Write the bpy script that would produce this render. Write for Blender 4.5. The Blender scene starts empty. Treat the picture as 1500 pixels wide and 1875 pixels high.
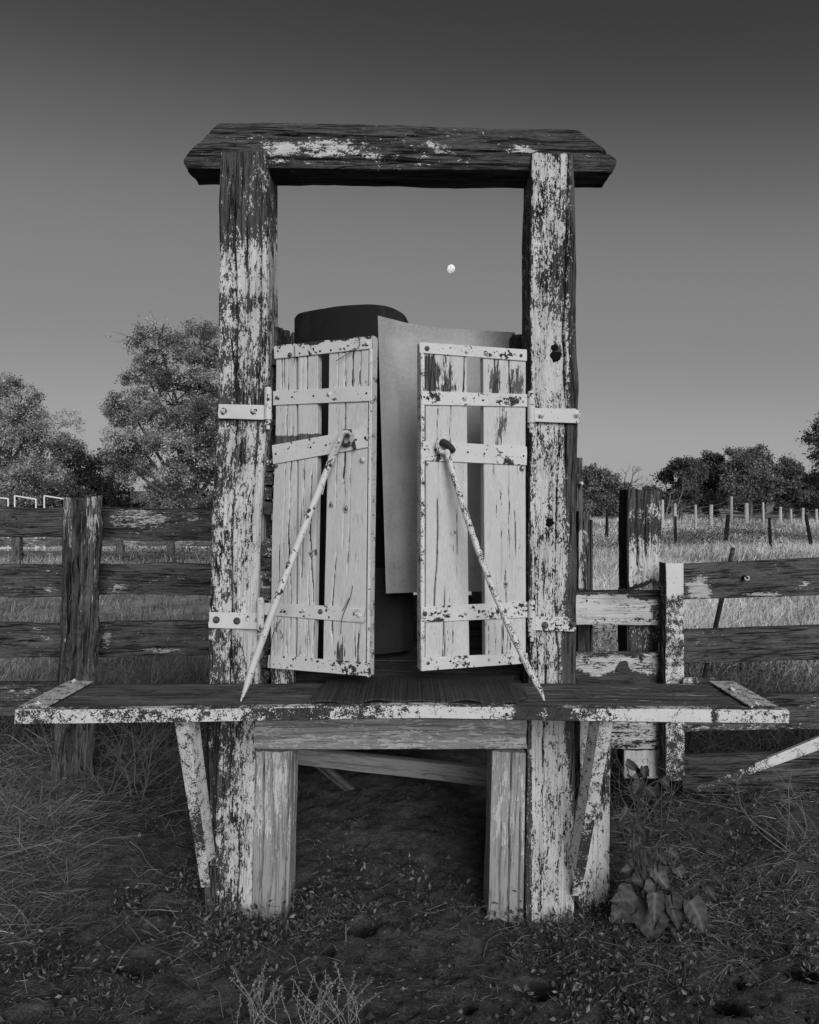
import bpy, math, random
import numpy as np
from mathutils import Vector
R = math.radians
rng = np.random.default_rng(7)
random.seed(7)
C = bpy.context.scene.collection
SC = bpy.context.scene

# ---------------------------------------------------------------- camera, sky, sun, exposure
F, D, H, HOR = 1300.0, 2.74, 1.63, 905.0      # focal length (in 1/1500 widths), distance to the frame, eye height, horizon row
cd = bpy.data.cameras.new('camera'); cam = bpy.data.objects.new('camera', cd); C.objects.link(cam)
cam.location = (0, -D, H); cam.rotation_euler = (R(90), 0, 0)
cd.sensor_fit = 'HORIZONTAL'; cd.sensor_width = 36; cd.lens = 36*F/1500
cd.shift_y = -(937.5-HOR)/1500; cd.clip_start = .05; cd.clip_end = 3000
SC.camera = cam

SUN_EL, SUN_AZ = 24, 16          # behind the camera, a little to its right
w = bpy.data.worlds.new("World"); SC.world = w; w.use_nodes = True
nt = w.node_tree; nt.nodes.clear()
def wn(t, **k):
    n = nt.nodes.new(t)
    for a, b in k.items(): setattr(n, a, b)
    return n
sky = wn('ShaderNodeTexSky', sky_type='NISHITA', sun_disc=False, sun_elevation=R(SUN_EL), sun_rotation=R(180-SUN_AZ),
         air_density=1.0, dust_density=0.4, ozone_density=1.0)
sp = wn('ShaderNodeSeparateColor'); nt.links.new(sky.outputs[0], sp.inputs[0])   # black-and-white film with a red filter
pm = wn('ShaderNodeMath', operation='MULTIPLY'); pm.inputs[1].default_value = .12; nt.links.new(sp.outputs[0], pm.inputs[0])
pw = wn('ShaderNodeFloatCurve')                       # tone response of the film to the sky
cvm = pw.mapping; cvm.use_clip = False; cp = cvm.curves[0].points
cp[0].location = (0, .02); cp[1].location = (1.0, .36)
for a_, b_ in ((.10, .032), (.135, .048), (.188, .122), (.246, .195), (.418, .256), (.737, .35)): cp.new(a_, b_)
cvm.update(); nt.links.new(pm.outputs[0], pw.inputs['Value'])
pd = wn('ShaderNodeMath', operation='DIVIDE'); pd.inputs[1].default_value = .12; nt.links.new(pw.outputs[0], pd.inputs[0]); pw = pd
bg = wn('ShaderNodeBackground'); bg.inputs[1].default_value = .12
cc = wn('ShaderNodeCombineColor')
for i in range(3): nt.links.new(pw.outputs[0], cc.inputs[i])
nt.links.new(cc.outputs[0], bg.inputs[0])
wo = wn('ShaderNodeOutputWorld'); nt.links.new(bg.outputs[0], wo.inputs[0])

sd = bpy.data.lights.new('sun', 'SUN'); sd.energy = 2.5; sd.angle = R(38); sd.color = (1, 1, 1)
so = bpy.data.objects.new('sun', sd); C.objects.link(so)
sdir = Vector((math.sin(R(SUN_AZ))*math.cos(R(SUN_EL)), -math.cos(R(SUN_AZ))*math.cos(R(SUN_EL)), math.sin(R(SUN_EL))))
so.rotation_euler = sdir.to_track_quat('Z', 'Y').to_euler(); so.location = (4, -12, 8)
SC.view_settings.view_transform = 'Standard'; SC.view_settings.look = 'None'
SC.view_settings.exposure = 0; SC.view_settings.gamma = 1
SC.render.engine = 'CYCLES'
SC.render.resolution_x = 819; SC.render.resolution_y = 1024

# ---------------------------------------------------------------- helpers
def P(px, py, Y):                       # world point at depth Y seen at a photograph pixel
    d = Y + D
    return np.array([(px-750)*d/F, Y, H-(py-HOR)*d/F])
def gp(px, py):                         # point on flat ground
    d = H*F/(py-HOR); return np.array([(px-750)*d/F, d-D, 0.0])
def proj(v):
    d = np.maximum(v[:, 1]+D, .05)
    return v[:, 0]*F/d+750, HOR-(v[:, 2]-H)*F/d
def hsh(ix, iy, iz):
    h = (ix*374761393 + iy*668265263 + iz*2147483647 + 1013904223) & 0xffffffff
    h = ((h ^ (h >> 13))*1274126177) & 0xffffffff
    h = ((h ^ (h >> 15))*2246822519) & 0xffffffff
    return ((h ^ (h >> 16)) & 0xffff)/65535.0
def vn(p):                              # value noise -1..1, p is (n,3)
    i = np.floor(p).astype(np.int64); f = p-i; f = f*f*(3-2*f); r = 0
    for a in (0, 1):
        for b in (0, 1):
            for c in (0, 1):
                wgt = (f[:, 0] if a else 1-f[:, 0])*(f[:, 1] if b else 1-f[:, 1])*(f[:, 2] if c else 1-f[:, 2])
                r = r + wgt*hsh(i[:, 0]+a, i[:, 1]+b, i[:, 2]+c)
    return r*2-1
def fbm(p, o=3):
    r = 0; a = 1.0; s = 0
    for k in range(o):
        r = r+a*vn(p*(2**k)+k*17.3); s += a; a *= .5
    return r/s
def sm(a, b, x): t = np.clip((x-a)/(b-a), 0, 1); return t*t*(3-2*t)
def blob(px, py, cx, cy, rx, ry): return np.clip(1-((px-cx)/rx)**2-((py-cy)/ry)**2, 0, 1)

rootloc = {}
class MB:
    def __init__(s): s.v = []; s.g = []; s.c = []; s.f = []; s.m = []; s.n = 0
    def add(s, v, f, g=None, c=None, mi=0):
        v = np.asarray(v, float)
        g = v.copy() if g is None else g
        c = np.ones(len(v)) if c is None else np.broadcast_to(np.asarray(c, float), (len(v),))
        s.v.append(v); s.g.append(g); s.c.append(c)
        if isinstance(f, np.ndarray):
            s.f.extend((f+s.n).tolist()); k = len(f)
        else:
            s.f.extend([[i+s.n for i in q] for q in f]); k = len(f)
        s.m.extend([mi]*k); s.n += len(v)
    def build(s, name, mats, parent=None, smooth=True):
        v = np.concatenate(s.v); g = np.concatenate(s.g); c = np.concatenate(s.c)
        root = parent
        while root is not None and root.parent is not None: root = root.parent
        if root is not None: v = v-np.array(rootloc.get(root.name, (0, 0, 0)))
        me = bpy.data.meshes.new(name)
        me.vertices.add(len(v)); me.vertices.foreach_set('co', v.astype(np.float32).ravel())
        tot = np.array([len(q) for q in s.f], dtype=np.int32)
        st = np.concatenate([[0], np.cumsum(tot)[:-1]]).astype(np.int32)
        me.loops.add(int(tot.sum())); me.loops.foreach_set('vertex_index', np.concatenate([np.asarray(q) for q in s.f]).astype(np.int32) if len(set(tot)) > 1 else np.asarray(s.f, dtype=np.int32).ravel())
        me.polygons.add(len(tot)); me.polygons.foreach_set('loop_start', st); me.polygons.foreach_set('loop_total', tot)
        me.polygons.foreach_set('material_index', np.array(s.m, dtype=np.int32))
        me.polygons.foreach_set('use_smooth', np.full(len(tot), smooth))
        a = me.attributes.new('g', 'FLOAT_VECTOR', 'POINT'); a.data.foreach_set('vector', g.astype(np.float32).ravel())
        a = me.attributes.new('cov', 'FLOAT', 'POINT'); a.data.foreach_set('value', c.astype(np.float32))
        me.update(calc_edges=True); me.validate()
        for m in (mats if isinstance(mats, (list, tuple)) else [mats]): me.materials.append(m)
        if smooth:
            try: me.set_sharp_from_angle(angle=R(42))
            except Exception: pass
        o = bpy.data.objects.new(name, me); C.objects.link(o)
        if parent is not None: o.parent = parent
        return o
def tag(o, label=None, cat=None, group=None, kind=None):
    if label: o['label'] = label
    if cat: o['category'] = cat
    if group: o['group'] = group
    if kind: o['kind'] = kind
    return o
def empty(name, loc, label, cat, group=None):
    o = bpy.data.objects.new(name, None); C.objects.link(o); o.location = loc; o.empty_display_size = .1
    rootloc[o.name] = tuple(float(q) for q in loc)
    return tag(o, label, cat, group)
def resample(L, n):
    L = np.asarray(L, float); t = np.linspace(0, 1, len(L)); u = np.linspace(0, 1, n)
    return np.stack([np.interp(u, t, L[:, k]) for k in range(3)], 1)
seedc = [0]
def slab(mb, L, Rr, dv, T, res=.02, rad=.004, amp=.0015, grv=0.0, cov=1.0, endamp=.004, mi=0, skew=None, g0=None, wres=None, fr=1.0, splits=(), sc_=.45):
    """board between edge polylines L and R (front face), thickness T along dv"""
    L = np.asarray(L, float); Rr = np.asarray(Rr, float)
    dv = np.asarray(dv, float); dv = dv/np.linalg.norm(dv)
    cl = (L+Rr)/2; ln = np.linalg.norm(np.diff(cl, axis=0), axis=1).sum()
    n = max(3, int(ln/res)+1)
    if len(L) == 2: l = resample(L, n); r = resample(Rr, n)
    else:
        # resample by centre arc length
        t = np.concatenate([[0], np.cumsum(np.linalg.norm(np.diff(cl, axis=0), axis=1))]); t /= t[-1]; u = np.linspace(0, 1, n)
        l = np.stack([np.interp(u, t, L[:, k]) for k in range(3)], 1); r = np.stack([np.interp(u, t, Rr[:, k]) for k in range(3)], 1)
    W = np.linalg.norm(r-l, axis=1); Wm = W.mean()
    wres = wres or res
    nf = max(2, int(Wm/wres)); nd = max(1, int(T/wres))
    rad = min(rad, Wm*.45, T*.45)
    q = []
    def rr(k): return rad*(1-math.cos(k)), rad*(1-math.sin(k))
    fr_ = rad/Wm; ft = rad/T
    arc = [0, .5, 1] if rad > .002 else [0, 1]
    # perimeter in (x in 0..1, y in 0..1, nx, ny)
    for x in np.linspace(fr_, 1-fr_, nf+1): q.append((x, 0, 0, -1))
    for a in arc[1:-1]: q.append((1-fr_+fr_*math.sin(a*math.pi/2), ft-ft*math.cos(a*math.pi/2), .7, -.7))
    for y in np.linspace(ft, 1-ft, nd+1): q.append((1, y, 1, 0))
    for a in arc[1:-1]: q.append((1-fr_+fr_*math.cos(a*math.pi/2), 1-ft+ft*math.sin(a*math.pi/2), .7, .7))
    for x in np.linspace(1-fr_, fr_, nf+1): q.append((x, 1, 0, 1))
    for a in arc[1:-1]: q.append((fr_-fr_*math.sin(a*math.pi/2), 1-ft+ft*math.cos(a*math.pi/2), -.7, .7))
    for y in np.linspace(1-ft, ft, nd+1): q.append((0, y, -1, 0))
    for a in arc[1:-1]: q.append((fr_-fr_*math.cos(a*math.pi/2), ft-ft*math.sin(a*math.pi/2), -.7, -.7))
    q = np.array(q); m = len(q)
    wd = (r-l)/W[:, None]
    X = q[:, 0][None, :]*np.ones((n, 1)); Yy = q[:, 1][None, :]*T*np.ones((n, 1))
    pos = l[:, None, :]+(r-l)[:, None, :]*X[:, :, None]+dv[None, None, :]*Yy[:, :, None]
    S = np.linspace(0, ln, n)[:, None]*np.ones((1, m))
    seedc[0] += 1; off = np.array([seedc[0]*3.17 % 50, seedc[0]*7.31 % 40, seedc[0]*1.93 % 30]) if g0 is None else np.asarray(g0)
    g = np.stack([S, X*W[:, None], Yy], 2).reshape(-1, 3)+off
    nrm = (wd[:, None, :]*q[:, 2][None, :, None]+dv[None, None, :]*q[:, 3][None, :, None]).reshape(-1, 3)
    disp = amp*fbm(g*np.array([5, 12, 12])*fr+3, 3)*1.6
    spl = np.zeros(n*m)
    for (x0_, wd_, dp_, s0_, s1_) in splits:
        S_ = S.ravel(); xc = x0_*Wm+.010*vn(np.stack([S_*3, S_*0+x0_*50, S_*0], 1))+.004*vn(np.stack([S_*14, S_*0+x0_*50, S_*0], 1))
        ww = wd_*(.55+.6*(vn(np.stack([S_*5, S_*0+x0_*90, S_*0+3], 1))+.6)); gt_ = sm(s0_-.04, s0_+.04, S_/ln)*(1-sm(s1_-.04, s1_+.04, S_/ln))
        e_ = gt_*np.exp(-((g[:, 1]-off[1]-xc)/np.maximum(ww, .0015))**2)*np.tile(q[:, 3] < 0, n)*np.clip(ww/wd_, 0, 1); disp = disp-dp_*e_; spl = np.maximum(spl, e_)
    if grv: disp = disp-grv*np.clip(np.abs(fbm(g*np.array([1.3, 40, 40]), 2))*-6+1, 0, 1)+grv*.5*vn(g*np.array([2.5, 55, 55]))
    pos = pos.reshape(-1, 3)+nrm*disp[:, None]
    ax = (cl[-1]-cl[0])/np.linalg.norm(cl[-1]-cl[0])
    ids = np.arange(n*m).reshape(n, m)
    en = vn(g*np.array([0, 45, 45])+9)
    for k, wt in ((0, 1), (n-1, 1)):
        pos[ids[k]] += ax*(en[ids[k]]*endamp)[:, None]*wt
    if skew is not None:                                  # cut ends: shift along the axis
        x_, y_, s_ = X.ravel(), Yy.ravel(), S.ravel()/ln
        a0, a1 = skew(x_, y_)
        pos += ax*(a0*(1-s_)+a1*s_)[:, None]
    px, py = proj(pos)
    if callable(cov): c = np.clip(cov(px, py, g-off)-sc_*spl**2, 0, 1)
    else: c = cov
    a = ids[:-1]; b = ids[1:]
    quads = np.stack([a, np.roll(a, -1, 1), np.roll(b, -1, 1), b], 2).reshape(-1, 4)
    # orientation check
    v0 = pos[quads[0]]; nn = np.cross(v0[1]-v0[0], v0[2]-v0[0])
    flip = np.dot(nn, nrm[quads[0][0]]) < 0
    if flip: quads = quads[:, ::-1]
    base = mb.n
    mb.add(pos, quads, g, c, mi)
    e0 = (ids[0][::-1] if not flip else ids[0]); e1 = (ids[-1] if not flip else ids[-1][::-1])
    for e, k in ((e0, 0), (e1, n-1)):
        # fan with centre so the end grain is its own shading
        cen = pos[e].mean(0); gg = g[e]; cc_ = (np.asarray(c)[e]*.6 if np.ndim(c) else c*.6)
        mb.add(np.vstack([pos[e], cen]), [[i, (i+1) % len(e), len(e)] for i in range(len(e))], np.vstack([gg, gg.mean(0)]), np.append(np.broadcast_to(cc_, (len(e),)), np.mean(cc_)), mi)
def tube(mb, pts, r, n=8, c=1.0, mi=0, sub=1, cap=True, gs=1.0, wob=0.0, flat=1.0):
    pts = np.asarray(pts, float)
    if sub > 1 and len(pts) > 2:           # catmull-rom
        o = []; rr_ = []; rl = np.broadcast_to(np.asarray(r, float), (len(pts),))
        for i in range(len(pts)-1):
            p0 = pts[max(i-1, 0)]; p1 = pts[i]; p2 = pts[i+1]; p3 = pts[min(i+2, len(pts)-1)]
            for k in range(sub):
                t = k/sub
                o.append(.5*((2*p1)+(-p0+p2)*t+(2*p0-5*p1+4*p2-p3)*t*t+(-p0+3*p1-3*p2+p3)*t**3)); rr_.append(rl[i]*(1-t)+rl[i+1]*t)
        o.append(pts[-1]); rr_.append(rl[-1]); pts = np.array(o); r = np.array(rr_)
    r = np.broadcast_to(np.asarray(r, float), (len(pts),)); k = len(pts)
    tan = np.gradient(pts, axis=0); tan /= np.linalg.norm(tan, axis=1)[:, None]+1e-12
    up = np.array([0.13, .21, .97]); up = up if abs(tan[0]@up) < .9 else np.array([.97, .2, .1])
    u = np.cross(tan[0], up); u /= np.linalg.norm(u); U = []
    for i in range(k):
        u = u-tan[i]*(u@tan[i]); u /= np.linalg.norm(u)+1e-12; U.append(u.copy())
    U = np.array(U); V = np.cross(tan, U)
    a = np.linspace(0, 2*math.pi, n, endpoint=False)
    pos = pts[:, None, :]+r[:, None, None]*(np.cos(a)[None, :, None]*U[:, None, :]+flat*np.sin(a)[None, :, None]*V[:, None, :])
    s = np.concatenate([[0], np.cumsum(np.linalg.norm(np.diff(pts, axis=0), axis=1))])
    g = np.stack([s[:, None]*np.ones((1, n)), r[:, None]*np.cos(a)[None, :], r[:, None]*np.sin(a)[None, :]], 2).reshape(-1, 3)
    pos = pos.reshape(-1, 3)
    seedc[0] += 1; g = g+seedc[0]*1.37
    if wob: pos = pos+(pos-np.repeat(pts, n, 0))*(wob*fbm(g*30, 2))[:, None]
    ids = np.arange(k*n).reshape(k, n); A = ids[:-1]; B = ids[1:]
    quads = np.stack([A, np.roll(A, -1, 1), np.roll(B, -1, 1), B], 2).reshape(-1, 4)
    v0 = pos[quads[0]]; nn = np.cross(v0[1]-v0[0], v0[2]-v0[0])
    fl = nn@(v0[0]-pts[0]) < 0
    if fl: quads = quads[:, ::-1]
    f = quads.tolist()
    if cap: f += [list(ids[0][::1 if fl else -1]), list(ids[-1][::-1 if fl else 1])]
    mb.add(pos, f, g, c, mi)
def onplane(px, py, p0, nrm):
    o = np.array([0, -D, H]); d = np.array([(px-750)/F, 1, (HOR-py)/F])
    return o+d*(((np.asarray(p0)-o)@nrm)/(d@nrm))

# ---------------------------------------------------------------- materials
def new_mat(name):
    m = bpy.data.materials.new(name); m.use_nodes = True; t = m.node_tree; t.nodes.clear()
    return m, t
class NB:
    def __init__(s, t): s.t = t
    def n(s, ty, **k):
        x = s.t.nodes.new(ty)
        for a, b in k.items(): setattr(x, a, b)
        return x
    def l(s, a, b): s.t.links.new(a, b)
    def val(s, x, sock):
        if isinstance(x, (int, float)): sock.default_value = x
        else: s.l(x, sock)
    def math(s, op, a, b=0.0, c=None, clamp=False):
        x = s.n('ShaderNodeMath', operation=op, use_clamp=clamp); s.val(a, x.inputs[0]); s.val(b, x.inputs[1])
        if c is not None: s.val(c, x.inputs[2])
        return x.outputs[0]
    def noise(s, vec, sc, detail=4, rough=.55, dist=0.0, off=(0, 0, 0)):
        m = s.n('ShaderNodeMapping'); m.inputs['Scale'].default_value = sc; m.inputs['Location'].default_value = off; s.l(vec, m.inputs[0])
        x = s.n('ShaderNodeTexNoise'); x.inputs['Scale'].default_value = 1; x.inputs['Detail'].default_value = detail
        x.inputs['Roughness'].default_value = rough; x.inputs['Distortion'].default_value = dist; s.l(m.outputs[0], x.inputs['Vector'])
        return x.outputs['Fac']
    def ramp(s, fac, a, b, va=0.0, vb=1.0):
        x = s.n('ShaderNodeMapRange'); x.clamp = True; s.val(fac, x.inputs[0]); x.inputs[1].default_value = a; x.inputs[2].default_value = b
        s.val(va, x.inputs[3]); s.val(vb, x.inputs[4]); return x.outputs[0]
    def mix(s, f, a, b):      # scalar mix
        x = s.n('ShaderNodeMix', data_type='FLOAT'); s.val(f, x.inputs[0]); s.val(a, x.inputs[2]); s.val(b, x.inputs[3]); return x.outputs[0]
    def grey(s, v):
        x = s.n('ShaderNodeCombineColor')
        for i in range(3): s.val(v, x.inputs[i])
        return x.outputs[0]
    def out(s, col, rough, bump=None, bstr=.5, bdist=.003, metal=0.0, spec=.3, transl=None):
        p = s.n('ShaderNodeBsdfPrincipled'); s.l(s.grey(col), p.inputs['Base Color']); s.val(rough, p.inputs['Roughness'])
        p.inputs['Metallic'].default_value = metal; p.inputs['Specular IOR Level'].default_value = spec
        if bump is not None:
            b = s.n('ShaderNodeBump'); b.inputs['Strength'].default_value = bstr; b.inputs['Distance'].default_value = bdist
            s.l(bump, b.inputs['Height']); s.l(b.outputs[0], p.inputs['Normal'])
        o = s.n('ShaderNodeOutputMaterial')
        if transl:
            tr = s.n('ShaderNodeBsdfTranslucent'); s.l(s.grey(col), tr.inputs[0]); mx = s.n('ShaderNodeMixShader'); mx.inputs[0].default_value = transl
            s.l(p.outputs[0], mx.inputs[1]); s.l(tr.outputs[0], mx.inputs[2]); s.l(mx.outputs[0], o.inputs[0])
        else: s.l(p.outputs[0], o.inputs[0])
def wood_mat(name, dark=.03, light=.09, paint=.72, fl=(28, 120), sharp=30, crack=1.0, pcrack=.5, grain=80, knots=0.0, dirt=.25, prange=.155, blk=.008, pbump=.3, ct=.03):
    """weathered timber with grain, checks, and paint flaking off where 'cov' is low"""
    m, t = new_mat(name); b = NB(t)
    at = b.n('ShaderNodeAttribute', attribute_name='g'); g = at.outputs['Vector']
    cv = b.n('ShaderNodeAttribute', attribute_name='cov').outputs['Fac']
    gr = b.noise(g, (4.5, grain, grain), 6, .68, 1.3)
    gr2 = b.noise(g, (1.2, grain*.3, grain*.3), 4, .6, 1.2, (5, 2, 1))
    fine = b.noise(g, (45, grain*3.2, grain*3.2), 4, .7, 0, (2, 8, 1))
    big = b.noise(g, (2, 7, 7), 4, .6, .5, (9, 1, 4))
    wv = b.math('ADD', b.math('MULTIPLY', gr, .34), b.math('ADD', b.math('MULTIPLY', gr2, .22), b.math('ADD', b.math('MULTIPLY', fine, .3), b.math('MULTIPLY', big, .14))))
    wood = b.ramp(wv, .40, .60, dark, light)
    # long checks
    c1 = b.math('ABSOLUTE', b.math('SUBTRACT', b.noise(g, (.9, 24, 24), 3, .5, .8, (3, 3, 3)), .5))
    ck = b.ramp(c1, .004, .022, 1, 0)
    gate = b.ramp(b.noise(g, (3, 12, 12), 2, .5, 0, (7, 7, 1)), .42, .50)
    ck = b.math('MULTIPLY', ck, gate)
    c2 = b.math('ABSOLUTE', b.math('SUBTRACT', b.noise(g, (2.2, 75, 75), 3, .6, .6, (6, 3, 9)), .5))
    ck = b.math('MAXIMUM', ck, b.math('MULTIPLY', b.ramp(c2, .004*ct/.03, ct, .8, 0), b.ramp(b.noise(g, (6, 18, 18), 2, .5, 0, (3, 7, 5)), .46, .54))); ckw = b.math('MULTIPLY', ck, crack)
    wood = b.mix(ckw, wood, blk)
    # paint flakes
    n1 = b.noise(g, (fl[0], fl[1], fl[1]), 5, .62, .25, (1, 5, 2))
    n2 = b.noise(g, (fl[0]*.3, fl[1]*.27, fl[1]*.27), 4, .6, .4, (4, 1, 8))
    n3 = b.noise(g, (fl[0]*3, fl[1]*2, fl[1]*2), 3, .6, 0, (4, 7, 8))
    nn = b.math('ADD', b.math('MULTIPLY', n1, .38), b.math('ADD', b.math('MULTIPLY', n2, .36), b.math('MULTIPLY', n3, .26)))
    nn = b.math('SUBTRACT', nn, b.math('MULTIPLY', ck, .09*pcrack))
    thr = b.ramp(cv, 0, 1, .5+prange, .5-prange)
    mask = b.math('MULTIPLY', b.math('SUBTRACT', nn, thr), sharp*4, clamp=True)
    pv = b.noise(g, (3, 9, 9), 5, .6, 0, (2, 2, 6))
    pf = b.noise(g, (40, 260, 260), 3, .6, 0, (6, 2, 6))
    pc = b.math('MULTIPLY', b.ramp(pv, .3, .7, paint*(1-dirt), paint), b.ramp(pf, .3, .62, .82, 1.0))
    # hairline cracks in the paint
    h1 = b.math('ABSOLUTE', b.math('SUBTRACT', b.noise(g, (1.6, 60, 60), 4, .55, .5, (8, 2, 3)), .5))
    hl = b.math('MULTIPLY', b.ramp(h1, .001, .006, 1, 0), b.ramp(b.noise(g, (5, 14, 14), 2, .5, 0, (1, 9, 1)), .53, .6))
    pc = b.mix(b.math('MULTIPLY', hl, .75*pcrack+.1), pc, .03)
    # rare nail holes and knots
    col = b.mix(mask, wood, pc)
    hgt = b.math('ADD', b.math('MULTIPLY', mask, .55), b.math('SUBTRACT', b.math('MULTIPLY', wv, b.mix(mask, .9, pbump)), b.math('MULTIPLY', ckw, b.mix(mask, .9, pbump*1.2))))
    b.out(col, b.mix(mask, .88, .62), hgt, .9, .006, spec=.2)
    return m
def metal_mat(name, paint=.7, rust=.03, sc=60, sharp=40, dirt=.2, rough=.55, bump=.4, rv=(.5, 1.8)):
    """painted steel, the paint broken by rust specks where 'cov' is low"""
    m, t = new_mat(name); b = NB(t)
    g = b.n('ShaderNodeAttribute', attribute_name='g').outputs['Vector']; cv = b.n('ShaderNodeAttribute', attribute_name='cov').outputs['Fac']
    n1 = b.noise(g, (sc, sc, sc), 5, .65, .2); n2 = b.noise(g, (sc*.18, sc*.18, sc*.18), 3, .55, 0, (3, 1, 2))
    nn = b.math('ADD', b.math('MULTIPLY', n1, .6), b.math('MULTIPLY', n2, .4))
    mask = b.math('MULTIPLY', b.math('SUBTRACT', nn, b.ramp(cv, 0, 1, .67, .33)), sharp*2, clamp=True)
    pv = b.noise(g, (7, 7, 7), 5, .65, 0, (2, 4, 1))
    pc = b.ramp(pv, .3, .7, paint*(1-dirt), paint)
    rc = b.ramp(b.noise(g, (90, 90, 90), 4, .6, 0, (9, 4, 1)), .3, .7, rust*rv[0], rust*rv[1])
    hgt = b.math('ADD', mask, b.math('MULTIPLY', n1, .35))
    b.out(b.mix(mask, rc, pc), b.mix(mask, .85, rough), hgt, bump, .0015, spec=.35)
    return m
M = {}
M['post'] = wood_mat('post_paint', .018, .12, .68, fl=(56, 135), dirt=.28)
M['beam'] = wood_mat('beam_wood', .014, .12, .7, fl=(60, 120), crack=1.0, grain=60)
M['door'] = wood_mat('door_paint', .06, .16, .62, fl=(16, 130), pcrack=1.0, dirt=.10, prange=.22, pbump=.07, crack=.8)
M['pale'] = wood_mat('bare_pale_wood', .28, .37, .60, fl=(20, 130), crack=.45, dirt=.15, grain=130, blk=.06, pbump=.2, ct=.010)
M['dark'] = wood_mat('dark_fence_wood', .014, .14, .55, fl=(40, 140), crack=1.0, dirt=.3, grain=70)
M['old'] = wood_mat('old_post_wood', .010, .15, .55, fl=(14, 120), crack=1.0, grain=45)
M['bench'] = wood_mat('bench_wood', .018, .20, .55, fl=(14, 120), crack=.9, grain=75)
M['steel'] = metal_mat('painted_steel', .66, .03, 70, dirt=.15)
M['strip'] = metal_mat('rusted_strip', .68, .035, 190, dirt=.15)
M['rust'] = metal_mat('rusty_iron', .12, .03, 60, rough=.8)
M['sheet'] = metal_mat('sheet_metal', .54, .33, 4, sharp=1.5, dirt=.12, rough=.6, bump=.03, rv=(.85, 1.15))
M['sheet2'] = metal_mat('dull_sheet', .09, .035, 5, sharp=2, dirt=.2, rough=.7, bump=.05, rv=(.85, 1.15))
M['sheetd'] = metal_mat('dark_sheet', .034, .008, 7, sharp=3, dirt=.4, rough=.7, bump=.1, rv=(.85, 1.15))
M['galv'] = metal_mat('zinc_bolt', .5, .08, 120, sharp=10, rough=.5)
M['pipew'] = metal_mat('white_pipe', .85, .2, 30, dirt=.05)
def plain(name, a, c, sc=60, rough=.85, bump=.4, transl=None, bd=.003, useobj=False):
    m, t = new_mat(name); b = NB(t)
    g = b.n('ShaderNodeAttribute', attribute_name='g').outputs['Vector']; cv = b.n('ShaderNodeAttribute', attribute_name='cov').outputs['Fac']
    n1 = b.noise(g, (sc, sc, sc), 4, .6)
    b.out(b.math('MULTIPLY', b.ramp(n1, .3, .7, a, c), cv), rough, n1 if bump else None, bump, bd, spec=.2, transl=transl)
    return m
M['hole'] = plain('dark_rust', .008, .02, 200)
M['leaf'] = plain('oak_leaves', .24, .32, 5, .6, 0, .2)
M['leafd'] = plain('dark_leaves', .06, .09, 5, .6, 0, .2)
M['leafr'] = plain('far_oak_leaves', .12, .17, 5, .6, 0, .2)
M['bark'] = plain('bark', .05, .2, 12, .9, .6, bd=.02)
M['straw'] = plain('dry_straw', .62, .80, 20, .8, 0, .15)
M['weed'] = plain('weed_leaves', .13, .22, 30, .7, 0, .15)
M['stalk'] = plain('dry_stalk', .20, .32, 60, .8, .2)
M['twig'] = plain('twig_bark', .08, .16, 120, .85, .5)
M['bigleaf'] = plain('broad_leaf', .05, .09, 40, .55, .4, .15, bd=.002)
M['rope'] = plain('dark_wire', .015, .04, 150, .8, .5)
M['stone'] = plain('soil_clod', .03, .06, 90, .9, .6)
M['grey'] = plain('grey_timber', .06, .12, 60, .9, .5)
def mat_mat():
    m, t = new_mat('ribbed_mat'); b = NB(t); g = b.n('ShaderNodeAttribute', attribute_name='g').outputs['Vector']
    n1 = b.noise(g, (2, 190, 5), 1, .5); n2 = b.noise(g, (60, 60, 60), 4, .6)
    n3 = b.noise(g, (220, 220, 220), 2, .5, 0, (1, 5, 3))
    col = b.math('ADD', b.ramp(b.math('ADD', b.math('MULTIPLY', n1, .7), b.math('MULTIPLY', n2, .3)),   .36, .64, .014, .06), b.ramp(n3, .74, .78, 0, .25))
    b.out(col, .8, n1, .7, .004); return m
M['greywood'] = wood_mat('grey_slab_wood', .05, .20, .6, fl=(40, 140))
M['palewood'] = plain('pale_post_wood', .38, .62, 9, .85, .5, bd=.02)
M['darkpost'] = plain('dark_post', .015, .04, 20, .85, .5)
M['mat'] = mat_mat()
def ground_mat():
    m, t = new_mat('soil_and_pasture'); b = NB(t)
    g = b.n('ShaderNodeTexCoord').outputs['Object']
    n1 = b.noise(g, (6, 6, 6), 6, .65); n2 = b.noise(g, (70, 70, 70), 5, .7, 0, (3, 1, 4)); n3 = b.noise(g, (240, 240, 240), 3, .7, 0, (8, 1, 4))
    soil = b.ramp(b.math('ADD', b.math('MULTIPLY', n1, .4), b.math('ADD', b.math('MULTIPLY', n2, .4), b.math('MULTIPLY', n3, .2))), .40, .60, .032, .125)
    sp_ = b.ramp(b.noise(g, (170, 170, 170), 2, .5, 0, (2, 9, 4)), .70, .74, 0, .12)
    soil = b.math('ADD', soil, sp_)
    pas = b.ramp(b.noise(g, (1.3, 1.3, 1.3), 6, .7, 0, (5, 5, 5)), .38, .62, .2, .5)
    cv = b.n('ShaderNodeAttribute', attribute_name='cov').outputs['Fac']
    mk = b.ramp(b.math('ADD', cv, b.math('MULTIPLY', b.math('SUBTRACT', n1, .5), .6)), .35, .65)
    hg = b.math('ADD', b.math('MULTIPLY', n2, .7), b.math('MULTIPLY', n3, .3))
    b.out(b.mix(mk, soil, pas), .95, hg, 1.0, .02, spec=.1); return m
M['ground'] = ground_mat()

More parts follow.
